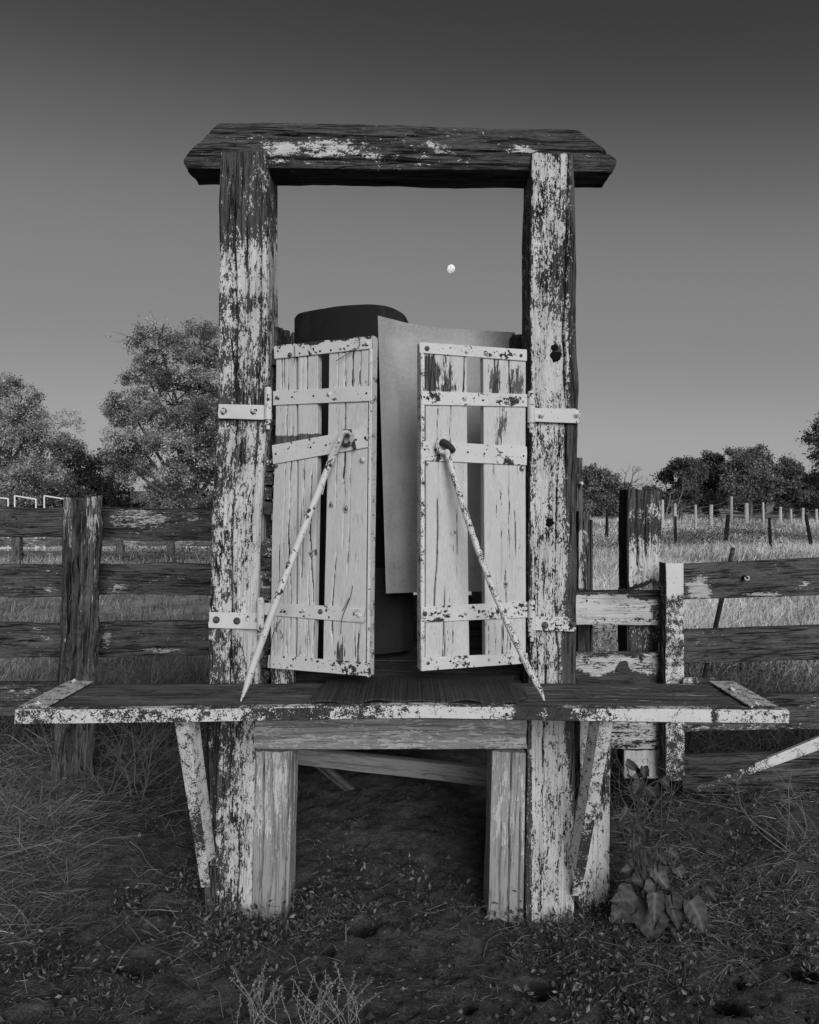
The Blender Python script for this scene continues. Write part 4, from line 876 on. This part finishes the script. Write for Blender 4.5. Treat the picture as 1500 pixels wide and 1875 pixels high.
tree('oak_tree', 'narrow dark oak second from the left in the far row', 43, [(1300, 850, 22), (1310, 875, 26), (1290, 890, 28), (1315, 900, 26), (1280, 915, 26)], (1300, 960), 'leafr', 20000, .14, seed=6, bright=(.4, 1.1))
tree('oak_tree', 'broadest and tallest oak in the middle of the far row', 41, [(1352, 840, 26, 1.2), (1375, 855, 32, 1.2), (1395, 848, 24, 1.1), (1345, 870, 28), (1365, 890, 34), (1400, 885, 30), (1340, 905, 28, .8)], (1372, 960), 'leafr', 30000, .14, seed=7, bright=(.7, 1.8))
tree('oak_tree', 'rounded oak at the right end of the far row', 42, [(1435, 853, 24, 1.1), (1450, 875, 28), (1420, 885, 28), (1470, 895, 30, .8), (1440, 910, 34, .8), (1490, 915, 30, .7), (1520, 900, 40, .7)], (1440, 960), 'leafr', 30000, .14, seed=8, bright=(.6, 1.6))
tree('oak_tree', 'nearer oak whose crown reaches in at the right edge of the photo', 27, [(1512, 775, 26), (1505, 810, 28), (1530, 800, 50), (1495, 838, 18), (1540, 850, 50), (1515, 875, 30)], (1570, 985), 'leafr', 11000, .10, seed=10, bright=(.4, 1.0))
# hedge-like understory closing the far row
tree('far_thicket', 'dark thicket low behind the far row of oaks', 50, [(x, 925+rng.normal()*4, 19, .7) for x in range(1190, 1560, 24)], (1400, 955), 'leafr', 12000, .17, 'thicket', seed=11, bright=(.3, .8))
tree('far_thicket', 'dark thicket low behind the two left oaks', 34, [(x, 930+rng.normal()*6, 32, .8) for x in range(-100, 480, 40)], (100, 975), 'leafd', 16000, .13, 'thicket', seed=12, bright=(.4, 1.2))
# dead tree
def bare_tree(name, label, cat, base, pts, r, mat='bark', seed=0, depth=3, ln=.5, nb=4, spread=.7, c=.7, group=None):
    rs = random.Random(seed); mb = MB()
    def br(p, d, l, r_, k):
        q = [p]; dd = Vector(d)
        for i in range(4):
            dd = (dd+Vector((rs.gauss(0, .22), rs.gauss(0, .22), rs.gauss(0, .16)))).normalized(); q.append(q[-1]+np.array(dd)*l/4)
        tube(mb, q, np.linspace(r_, r_*.45, 5), 5 if k > 1 else 4, c, sub=2, cap=False)
        if k > 0:
            for j in range(nb):
                t = rs.randint(1, 4); nd = (dd+Vector((rs.gauss(0, spread), rs.gauss(0, spread), rs.gauss(0, spread*.7)))).normalized(); br(q[t], nd, l*rs.uniform(.5, .8), r_*.5, k-1)
    for p, d, l in pts: br(np.array(p), d, l, r, depth)
    o = mb.build(name, M[mat]); return tag(o, label, cat, group)
b0 = P(1142, 960, 38); b0[2] = 0
bare_tree('dead_tree', 'small bare dead tree against the sky above the thick dark post', 'tree', b0, [(b0, (.12, 0, 1), 2.2), (b0+[.2, 0, 1.8], (.4, 0, .5), 1.0), (b0+[.1, 0, 1.7], (-.2, 0, .9), 1.1)], .045, seed=4, depth=3, nb=3, spread=.55, c=.5)
b0 = P(1222, 960, 36); b0[2] = 0
bare_tree('dead_tree', 'pale leafless sapling in front of the leftmost far oak', 'tree', b0, [(b0, (.1, 0, 1), 1.8), (b0+[0, 0, .4], (.6, 0, .8), 1.5)], .05, seed=9, depth=3, nb=3, spread=.6, c=1.8)

# ---------------------------------------------------------------- grass and weeds
def gnd(x, y, dz=0): return np.stack([x, y, ground_z(x, y)+dz], 1)
# pasture
n = 200000; d = np.exp(rng.uniform(math.log(5.2), math.log(46), n)); x = rng.uniform(-.72, .72, n)*d; y = d-D
mask = fbm(np.stack([x*.35, y*.35, x*0], 1), 3); keep = rng.random(n) < np.clip(.75+mask*1.3, .15, 1); x, y, d, mask = x[keep], y[keep], d[keep], mask[keep]
pos = gnd(x, y, -.01); dr = rng.normal(size=(len(x), 3))*.33; dr[:, 0] += .18; dr[:, 2] = 1; dr /= np.linalg.norm(dr, axis=1)[:, None]
hgt = (.12+.18*rng.random(len(x)))*(1+.7*np.clip(mask, -.6, 1))*np.clip(.5+d/14, .5, 1.25)
mb = MB(); cgr = np.clip(.78+.8*mask+.28*rng.normal(size=len(x)), .15, 1.5)*np.where(x < 0, .62, 1.0)
scatter_mesh(mb, pos, dr, hgt, np.maximum(.0025, d*.00085), cgr, .5, 2)
tag(mb.build('pasture_grass', M['straw'], smooth=False), 'pale dry grass covering the pasture', 'grass', kind='stuff')
# darker low weed patches in the pasture
n = 26000; cx = [(1295, 1000, .8), (1255, 990, .5), (1110, 1010, .6), (1370, 985, .7), (1440, 988, .3), (1130, 1180, .3), (1330, 1220, .35), (350, 1030, .7), (250, 1035, .5), (1480, 1000, .5)]
mb = MB()
for (a, b_, sz) in cx:
    c = gp(a, b_); k = 1500; p = rng.normal(size=(k, 2))*np.array([sz*1.3, sz*.9]); p = p+c[:2]; v = gnd(p[:, 0], p[:, 1]); v[:, 2] += np.abs(rng.normal(size=k))*.20*min(1, sz+.3)+(.12 if sz > .35 else 0)
    leaves(mb, v, (.03+.07*rng.random(k))*max(.5, sz), .15+.55*rng.random(k))
tag(mb.build('pasture_weeds', M['weed'], smooth=False), 'low leafy weeds in patches over the pasture', 'weeds', kind='stuff')
# middle ground dark brush just behind the fences
mb = MB(); n = 9000; x = rng.uniform(-3.2, 3.4, n); y = rng.uniform(1.6, 4.2, n); k = np.abs(x) > .75; x, y = x[k], y[k]
dr = rng.normal(size=(len(x), 3))*.7; dr[:, 2] = np.abs(dr[:, 2])*.5+.45; dr /= np.linalg.norm(dr, axis=1)[:, None]
scatter_mesh(mb, gnd(x, y, -.01), dr, .12+.38*rng.random(len(x)), .0025+.003*rng.random(len(x)), .3+.5*rng.random(len(x)), .6)
tag(mb.build('fence_weeds', M['stalk'], smooth=False), 'dry tangled stems behind the fence planks', 'weeds', kind='stuff')
# long matted grass in the left foreground
mb = MB()
def region(n, fn, x0, x1, y0, y1):
    px = rng.uniform(x0, x1, n); py = rng.uniform(y0, y1, n); k = rng.random(n) < fn(px, py); px, py = px[k], py[k]; d = H*F/(py-HOR); return (px-750)*d/F, d-D, px, py
def leftmask(px, py):
    e = np.interp(py, [1350, 1420, 1480, 1560, 1650, 1730, 1800], [380, 390, 370, 200, 160, 120, 0]); return np.clip((e-px)/70, 0, 1)*np.clip((1740-py)/80, 0, 1)
x, y, px, py = region(17000, leftmask, -80, 400, 1345, 1760)
n = len(x); fld = fbm(np.stack([x*4, y*4, x*0], 1), 2); th = fld*5+rng.normal(size=n)*1.3+.6; dr = np.stack([np.cos(th), np.sin(th)*.8, .05+.6*rng.random(n)**2+.25*(px < 130)*rng.random(n)], 1); dr /= np.linalg.norm(dr, axis=1)[:, None]
scatter_mesh(mb, gnd(x, y, 0), dr, .06+.20*rng.random(n), .0010+.0022*rng.random(n)**2, np.clip((.45+.5*fbm(np.stack([x*9, y*9, x*0+4], 1), 2))*(.4+1.9*rng.random(n)**3)+.3*(px < 150)*rng.random(n), .08, 2.0)*1.05, 1.1)
x, y, px, py = region(5500, lambda a, b_: .2+.8*(fbm(np.stack([a*.01+3, b_*.015, a*0], 1), 2) > -.1), 1120, 1560, 1440, 1760)
n = len(x); th = rng.uniform(0, 6.28, n); dr = np.stack([np.cos(th), np.sin(th), .05+.3*rng.random(n)], 1); dr /= np.linalg.norm(dr, axis=1)[:, None]
scatter_mesh(mb, gnd(x, y, .002), dr, .03+.12*rng.random(n), .0012+.0012*rng.random(n), .3+1.1*rng.random(n)**2, .7)
x, y, px, py = region(6500, lambda a, b_: .15+.85*(fbm(np.stack([a*.009+9, b_*.015, a*0], 1), 2) > .05), -60, 1560, 1500, 1900)
n = len(x); th = rng.uniform(0, 6.28, n); dr = np.stack([np.cos(th), np.sin(th), .02+.15*rng.random(n)], 1)
scatter_mesh(mb, gnd(x, y, .003), dr, .006+.07*rng.random(n)**3, .001+.0012*rng.random(n), .2+1.1*rng.random(n)**2, .4)
for (cx_, cy_, sx_, sy_, n_) in ((400, 1680, 70, 30, 260), (520, 1690, 50, 25, 160), (600, 1640, 70, 50, 150), (1080, 1700, 70, 30, 260), (1250, 1640, 90, 70, 420), (1400, 1650, 90, 80, 420), (130, 1780, 110, 60, 150), (1180, 1780, 120, 50, 120), (450, 1800, 90, 40, 60), (980, 1690, 50, 20, 90), (330, 1540, 50, 70, 220)):
    px = cx_+rng.normal(size=n_)*sx_; py = np.clip(cy_+rng.normal(size=n_)*sy_, 1440, 1960); d = H*F/(py-HOR); th = rng.uniform(0, 6.28, n_)
    dr = np.stack([np.cos(th), np.sin(th)*.8, .1+.8*rng.random(n_)], 1); dr /= np.linalg.norm(dr, axis=1)[:, None]
    scatter_mesh(mb, gnd((px-750)*d/F, d-D, 0), dr, .04+.12*rng.random(n_), .0012+.0014*rng.random(n_), .2+.9*rng.random(n_)**2, .9)
tag(mb.build('dry_grass', M['stalk'], smooth=False), 'matted dry grass and straw over the bare soil', 'grass', kind='stuff')
# small leafy ground cover round the post feet
mb = MB()
spots = [(a, b_, r_*1.1, int(k*.85)) for a, b_, r_, k in [(400, 1700, 60, 900), (470, 1720, 60, 700), (560, 1690, 50, 500), (620, 1660, 50, 350), (350, 1640, 40, 250), (380, 1745, 60, 350), (540, 1650, 30, 200), (640, 1580, 50, 200), (1010, 1690, 60, 500), (1080, 1700, 60, 700), (1180, 1760, 90, 900), (1090, 1800, 110, 900), (1250, 1700, 80, 700), (1330, 1640, 90, 500),
         (60, 1760, 60, 500), (190, 1830, 60, 300), (1420, 1600, 80, 450), (230, 1670, 30, 220), (1400, 1700, 80, 500), (770, 1600, 60, 200), (930, 1660, 40, 200), (980, 1740, 40, 250), (1210, 1830, 80, 350), (1480, 1740, 50, 300), (1360, 1560, 40, 260), (1230, 1480, 80, 500), (1160, 1440, 60, 500)]]
for a, b_, r_, k in spots:
    px = a+rng.normal(size=k)*r_*.6; py = np.clip(b_+rng.normal(size=k)*r_*.35, 1370, 1990); d = H*F/(py-HOR); v = gnd((px-750)*d/F, d-D, .004)
    q_ = rng.integers(0, max(2, k//7), k); v = v[q_]+rng.normal(size=(k, 3))*[.014, .014, 0]; v[:, 2] += np.abs(rng.normal(size=k))*(.016+.035*rng.random(k))
    leaves(mb, v, .006+.024*rng.random(k)**1.8, np.clip(.15+1.3*rng.random(k)**2.5, .1, 1.5), .5)
    m2 = max(4, k//5); st_ = v[:m2]; st_ = gnd(st_[:, 0], st_[:, 1]); dd_ = rng.normal(size=(m2, 3))*.7; dd_[:, 2] = .4+rng.random(m2); dd_ /= np.linalg.norm(dd_, axis=1)[:, None]
    scatter_mesh(mb, st_, dd_, .03+.06*rng.random(m2), np.full(m2, .0016), .3+.7*rng.random(m2), .6)
tag(mb.build('ground_weeds', M['weed'], smooth=False), 'small wilted leafy weeds round the feet of the posts', 'weeds', kind='stuff')
# clods
mb = MB(); x, y, px, py = region(9000, lambda a, b_: .25+.75*(fbm(np.stack([a*.012, b_*.02, a*0], 1), 2) > .0), -60, 1560, 1440, 1900)
z = ground_z(x, y); k = len(x); r_ = .0015+.012*rng.random(k)**5
o8 = np.array([[1, 0, 0], [0, 1, 0], [-1, 0, 0], [0, -1, 0], [0, 0, 1], [0, 0, -1]])*1.0
v = (o8[None]*r_[:, None, None]*(.55+.9*rng.random((k, 6, 1)))+np.stack([x, y, z+r_*.3], 1)[:, None, :]).reshape(-1, 3)
f8 = np.array([[0, 1, 4], [1, 2, 4], [2, 3, 4], [3, 0, 4], [1, 0, 5], [2, 1, 5], [3, 2, 5], [0, 3, 5]])
mb.add(v, (f8[None]+np.arange(k)[:, None, None]*6).reshape(-1, 3), None, np.repeat(np.where(rng.random(k) < .04, 3.8, .5+1.6*rng.random(k)**2), 6))
tag(mb.build('soil_crumbs', M['stone'], smooth=False), 'crumbs of dark soil and grit scattered over the ground', 'soil', kind='stuff')

# broad-leaved plant
pb = gp(1195, 1700); pb[2] = float(ground_z([pb[0]], [pb[1]])[0])
pt = empty('broad_leaf_plant', tuple(pb), 'dark plant with drooping heart-shaped leaves at the foot of the stub post', 'plant')
def leaf_mesh(base, tip, wid, cup, nrm_up=(0, -.6, .6), tone=1.0):
    base = np.array(base); tip = np.array(tip); ax = tip-base; ln = np.linalg.norm(ax); ax /= ln; sd = np.cross(ax, np.array(nrm_up)); sd /= np.linalg.norm(sd)+1e-9; nn = np.cross(sd, ax)
    v = []; cs = []; m_ = 18; k = 9; jag = rng.random((19, 2))*.16
    for i in range(m_+1):
        t = i/m_; wv = wid*math.sin(math.pi*min(1, (t*.92+.08))**.62)*(1-t**4*.3)
        if t > .8: wv *= (1-t)/.2*.75+.25*(1-t)/.2
        for j in range(k):
            u = (j/(k-1)-.5)*2; rip = .07*math.sin(t*15+u*2+wid*70)*abs(u)
            v.append(base+ax*ln*(t-.10*abs(u)*(1-t))+sd*(u+.10*math.sin(t*4+wid*90)*(1-abs(u)))*wv*.5*(1-(jag[i, int(u > 0)] if abs(u) > .9 else 0))+nn*(cup*wid*(abs(u)**1.3)*.45+rip*wid*.5-(.18*ln*t*t)+ (.02*wid if j == k//2 else 0)))
            cs.append(tone*(1.8 if j == k//2 and t < .85 else (1.0+.35*math.cos(t*30-abs(u)*7))))
    f = [[i*k+j, i*k+j+1, (i+1)*k+j+1, (i+1)*k+j] for i in range(m_) for j in range(k-1)]
    mb = MB(); mb.add(v, f, None, cs); return mb
LV = [((1190, 1665), (1195, 1762), 62, .2, -.02), ((1165, 1640), (1128, 1690), 50, .3, 0), ((1180, 1610), (1150, 1610), 42, .3, .03), ((1200, 1635), (1200, 1692), 34, .5, -.05), ((1225, 1640), (1245, 1705), 34, .4, -.03), ((1235, 1635), (1262, 1712), 22, .8, -.02),
      ((1265, 1650), (1285, 1705), 36, .3, -.02), ((1215, 1640), (1245, 1660), 38, .3, .0), ((1170, 1590), (1130, 1600), 32, .3, .05), ((1185, 1575), (1150, 1555), 26, .3, .07), ((1195, 1590), (1220, 1625), 28, .5, .05), ((1240, 1590), (1258, 1612), 22, .4, .05),
      ((1180, 1625), (1200, 1645), 34, .2, -.01), ((1230, 1730), (1246, 1755), 16, .5, -.02), ((1290, 1620), (1310, 1650), 24, .4, .02), ((1150, 1650), (1125, 1650), 30, .3, .0), ((1172, 1540), (1150, 1562), 20, .4, .05), ((1165, 1510), (1188, 1530), 18, .4, .05), ((1150, 1480), (1132, 1500), 16, .4, .06), ((1185, 1445), (1205, 1462), 20, .5, .06), ((1212, 1428), (1232, 1446), 18, .5, .06), ((1172, 1432), (1158, 1452), 16, .5, .06), ((1200, 1560), (1222, 1580), 24, .4, .05), ((1262, 1640), (1282, 1628), 20, .4, .03), ((1225, 1560), (1250, 1572), 20, .4, .05), ((1300, 1600), (1322, 1618), 16, .4, .0)]
Yq = pb[1]-.03
mbs = MB()
for i, (a, b_, w_, cp, dy) in enumerate(LV):
    s = (Yq+D)/F; pa = P(*a, Yq+dy); pb2 = P(*b_, Yq+dy-.035)
    pb2[2] = max(pb2[2], float(ground_z([pb2[0]], [pb2[1]])[0])+.012); pa[2] = max(pa[2], .05)
    dl_ = pb2-pa; pb2 = pa+dl_*(1.12+.15*math.sin(i*2.1))+np.array([.012*math.sin(i*3.3), .02*math.sin(i*1.7), 0]); pb2[2] = max(pb2[2], float(ground_z([pb2[0]], [pb2[1]])[0])+.01)
    m_ = leaf_mesh(pa, pb2, w_*s*(1.12+.2*math.sin(i*1.3)), cp*.8+.05, tone=.65+.75*rng.random()); lf_ = m_.build('leaf', M['bigleaf'], pt)
    tube(mbs, [np.array(pb)+[0, 0, -.01], np.array(pb)*.5+pa*.5+np.array([rng.normal()*.01, 0, .03]), pa], [.004, .003, .002], 6, .9, sub=4)
for q_ in ([(1190, 1690), (1175, 1600), (1140, 1520), (1160, 1470), (1185, 1440), (1215, 1425)], [(1190, 1690), (1165, 1600), (1158, 1540), (1170, 1480), (1172, 1430)], [(1200, 1690), (1260, 1640), (1340, 1600), (1420, 1560)]):
    tube(mbs, [P(a, b_, Yq+.02*(i % 2)) for i, (a, b_) in enumerate(q_)], np.linspace(.004, .0015, len(q_)), 6, .7, sub=5, wob=.2)
mbs.build('stem', M['bigleaf'], pt)
# another wilted clump higher, behind
b0 = gp(1175, 1500); b0[2] = float(ground_z([b0[0]], [b0[1]])[0])
pt2 = empty('wilted_plant', tuple(b0), 'wilted plant with curled dead leaves in front of the gate stile', 'plant'); mbs = MB()
for i in range(13):
    a = P(1150+rng.uniform(-10, 75), 1400+rng.uniform(-10, 50), b0[1]+rng.uniform(-.1, .12)); t = a+np.array([rng.normal()*.05, -.02, -.02-.05*rng.random()])
    leaf_mesh(a, t, .03+.03*rng.random(), .9).build('leaf', M['bigleaf'], pt2); tube(mbs, [b0, (b0+a)/2+[rng.normal()*.03, 0, .02], a], [.004, .003, .0015], 5, .7, sub=3)
mbs.build('stem', M['twig'], pt2)
# dried flower stalks at the lower edge
for gi, (a, b_, n_, lab) in enumerate(((470, 1868, 9, 'leftmost pale dried weed stalks at the lower edge of the photo'), (555, 1872, 7, 'dried weed stalks in the middle of the lower edge clump, densest of them'), (615, 1872, 4, 'small knobbly weed stalks right of the dried clump'), (640, 1880, 4, 'rightmost knobbly weed stalks at the lower edge'))):
    g0 = gp(a, b_); g0[2] = float(ground_z([g0[0]], [g0[1]])[0]); mb = MB()
    for k in range(n_*2):
        p0 = g0+[rng.normal()*.035, .02+rng.normal()*.03, -.01]; hh = .07+.13*rng.random(); dx = rng.normal()*.45
        q = [p0+np.array([dx*t*hh+.012*math.sin(t*5+k), -.02*t, hh*t]) for t in np.linspace(0, 1, 6)]; tube(mb, q, np.linspace(.0014, .0007, 6), 5, .9, sub=2)
        for t in np.linspace(.45, 1, 9):
            j = int(t*5-1e-6); c = q[j]+(q[min(j+1, 5)]-q[j])*(t*5-j); leaves(mb, c+rng.normal(size=(4, 3))*.003, .004+.004*rng.random(4), .5+.7*rng.random(4), .7)
    st = mb.build('weed_stalks', M['stalk']); tag(st, lab, 'weed', 'dried weed stalks at the lower edge')
# twigs on the ground
for pts, r_, lab in (([(238, 1562), (258, 1572), (268, 1590), (285, 1605), (310, 1618), (335, 1622)], .004, 'crooked twig lying left of the left post foot'), ([(252, 1623), (272, 1625), (298, 1631)], .0035, 'short pale stick below the crooked twig'), ([(150, 1582), (196, 1584)], .002, 'thin straight straw left of the crooked twig'),
                     ([(345, 1760), (362, 1790), (374, 1830)], .0035, 'bent stick on bare soil below the left post'), ([(240, 1700), (255, 1720), (268, 1742)], .003, 'forked stick end by the lower left burrow'), ([(745, 1650), (780, 1668), (830, 1660), (880, 1652), (960, 1655)], .0015, 'long thin vine stem lying before the right inner leg'),
                     ([(885, 1740), (895, 1715), (925, 1697), (950, 1705), (962, 1730)], .002, 'arched dry stem right of centre on the soil'), ([(530, 1725), (590, 1700), (660, 1640), (735, 1600)], .0022, 'long wilted vine crossing the opening between the legs'), ([(1340, 1640), (1400, 1615), (1470, 1570)], .002, 'thin dark stem lying on the right slope'), ([(145, 1845), (160, 1815), (172, 1790)], .003, 'split straw leaning near the lower left corner')):
    mb = MB(); q = [];
    for i, (a, b_) in enumerate(pts):
        p = gp(a, b_); p[2] = float(ground_z([p[0]], [p[1]])[0])+r_+.004*(i % 2); q.append(p)
    tube(mb, q, np.linspace(r_, r_*.6, len(q)), 6, 1.0, sub=5, wob=.25)
    if r_ < .0023 and len(q) > 3:
        for c in q[1:]: leaves(mb, c+rng.normal(size=(14, 3))*[.018, .012, .006]+[0, 0, .006], .006+.010*rng.random(14), .6+.7*rng.random(14))
    tag(mb.build('twig', M['twig']), lab, 'twig')
# bare thorny shrubs
def shrub(lab, a, b_, Y, n_, ln, sd, nb=3, c=1.0, r=.003):
    rs = random.Random(sd); x0 = (a-750)*(Y+D)/F; b0 = np.array([x0, Y, float(ground_z([x0], [Y])[0])]); pts = []
    for k in range(n_): pts.append((b0+[rs.gauss(0, .06), rs.gauss(0, .06), 0], (rs.gauss(0, .6), rs.gauss(-.1, .3), 1), ln*rs.uniform(.6, 1.1)))
    bare_tree('bare_shrub', lab, 'shrub', b0, pts, r, 'twig', sd, 2, ln, nb, .6, c)
shrub('bare twiggy shrub against the lower end of the gate stile', 1170, 1440, .72, 9, .32, 3)
shrub('pale bare shrub at the right edge in front of the angle iron', 1440, 1500, .35, 8, .34, 5, c=1.4)
shrub('bare shrub behind the third gate plank', 1350, 1330, 1.35, 8, .35, 6, c=.9)
shrub('thin bare stems behind the gate near the right edge', 1470, 1330, 1.7, 10, .45, 7, c=1.0)
shrub('arching dead stems between the split post and the chute', 290, 1400, 1.75, 14, .6, 8, c=.9)
shrub('tangled dead stems under the left end of the shelf', 235, 1440, .95, 14, .42, 9, c=1.1)
shrub('dead stems left of the split post', 40, 1400, 1.9, 12, .5, 10, c=.9)

# ---------------------------------------------------------------- the moon
def moon():
    m, t = new_mat('glowing_moon'); b = NB(t); g = b.n('ShaderNodeAttribute', attribute_name='g').outputs['Vector']; n1 = b.noise(g, (.9, .9, .9), 3, .5)
    p = b.n('ShaderNodeEmission'); b.l(b.grey(b.ramp(n1, .42, .58, .4, 1.0)), p.inputs[0]); p.inputs[1].default_value = .75  # emission stands in for bright sunlight on the moon's surface
    df = b.n('ShaderNodeBsdfDiffuse'); df.inputs[0].default_value = (.5, .5, .5, 1); ad = b.n('ShaderNodeAddShader'); b.l(p.outputs[0], ad.inputs[0]); b.l(df.outputs[0], ad.inputs[1])
    o = b.n('ShaderNodeOutputMaterial'); b.l(ad.outputs[0], o.inputs[0])
    Y = 900; c = P(826, 492, Y); r_ = 7.6*(Y+D)/F; mb = MB(); v = []; f = []
    for i in range(17):
        for j in range(32):
            a = math.pi*i/16; q = 2*math.pi*j/32; v.append((math.sin(a)*math.cos(q)*r_*.94, math.sin(a)*math.sin(q)*r_, math.cos(a)*r_))
    for i in range(16):
        for j in range(32): f.append([i*32+j, (i+1)*32+j, (i+1)*32+(j+1) % 32, i*32+(j+1) % 32])
    g_ = np.array(v); mb.add(g_+c, f, g_/r_*1.5); tag(mb.build('moon', m), 'small bright gibbous moon in the sky inside the open frame', 'moon')
moon()
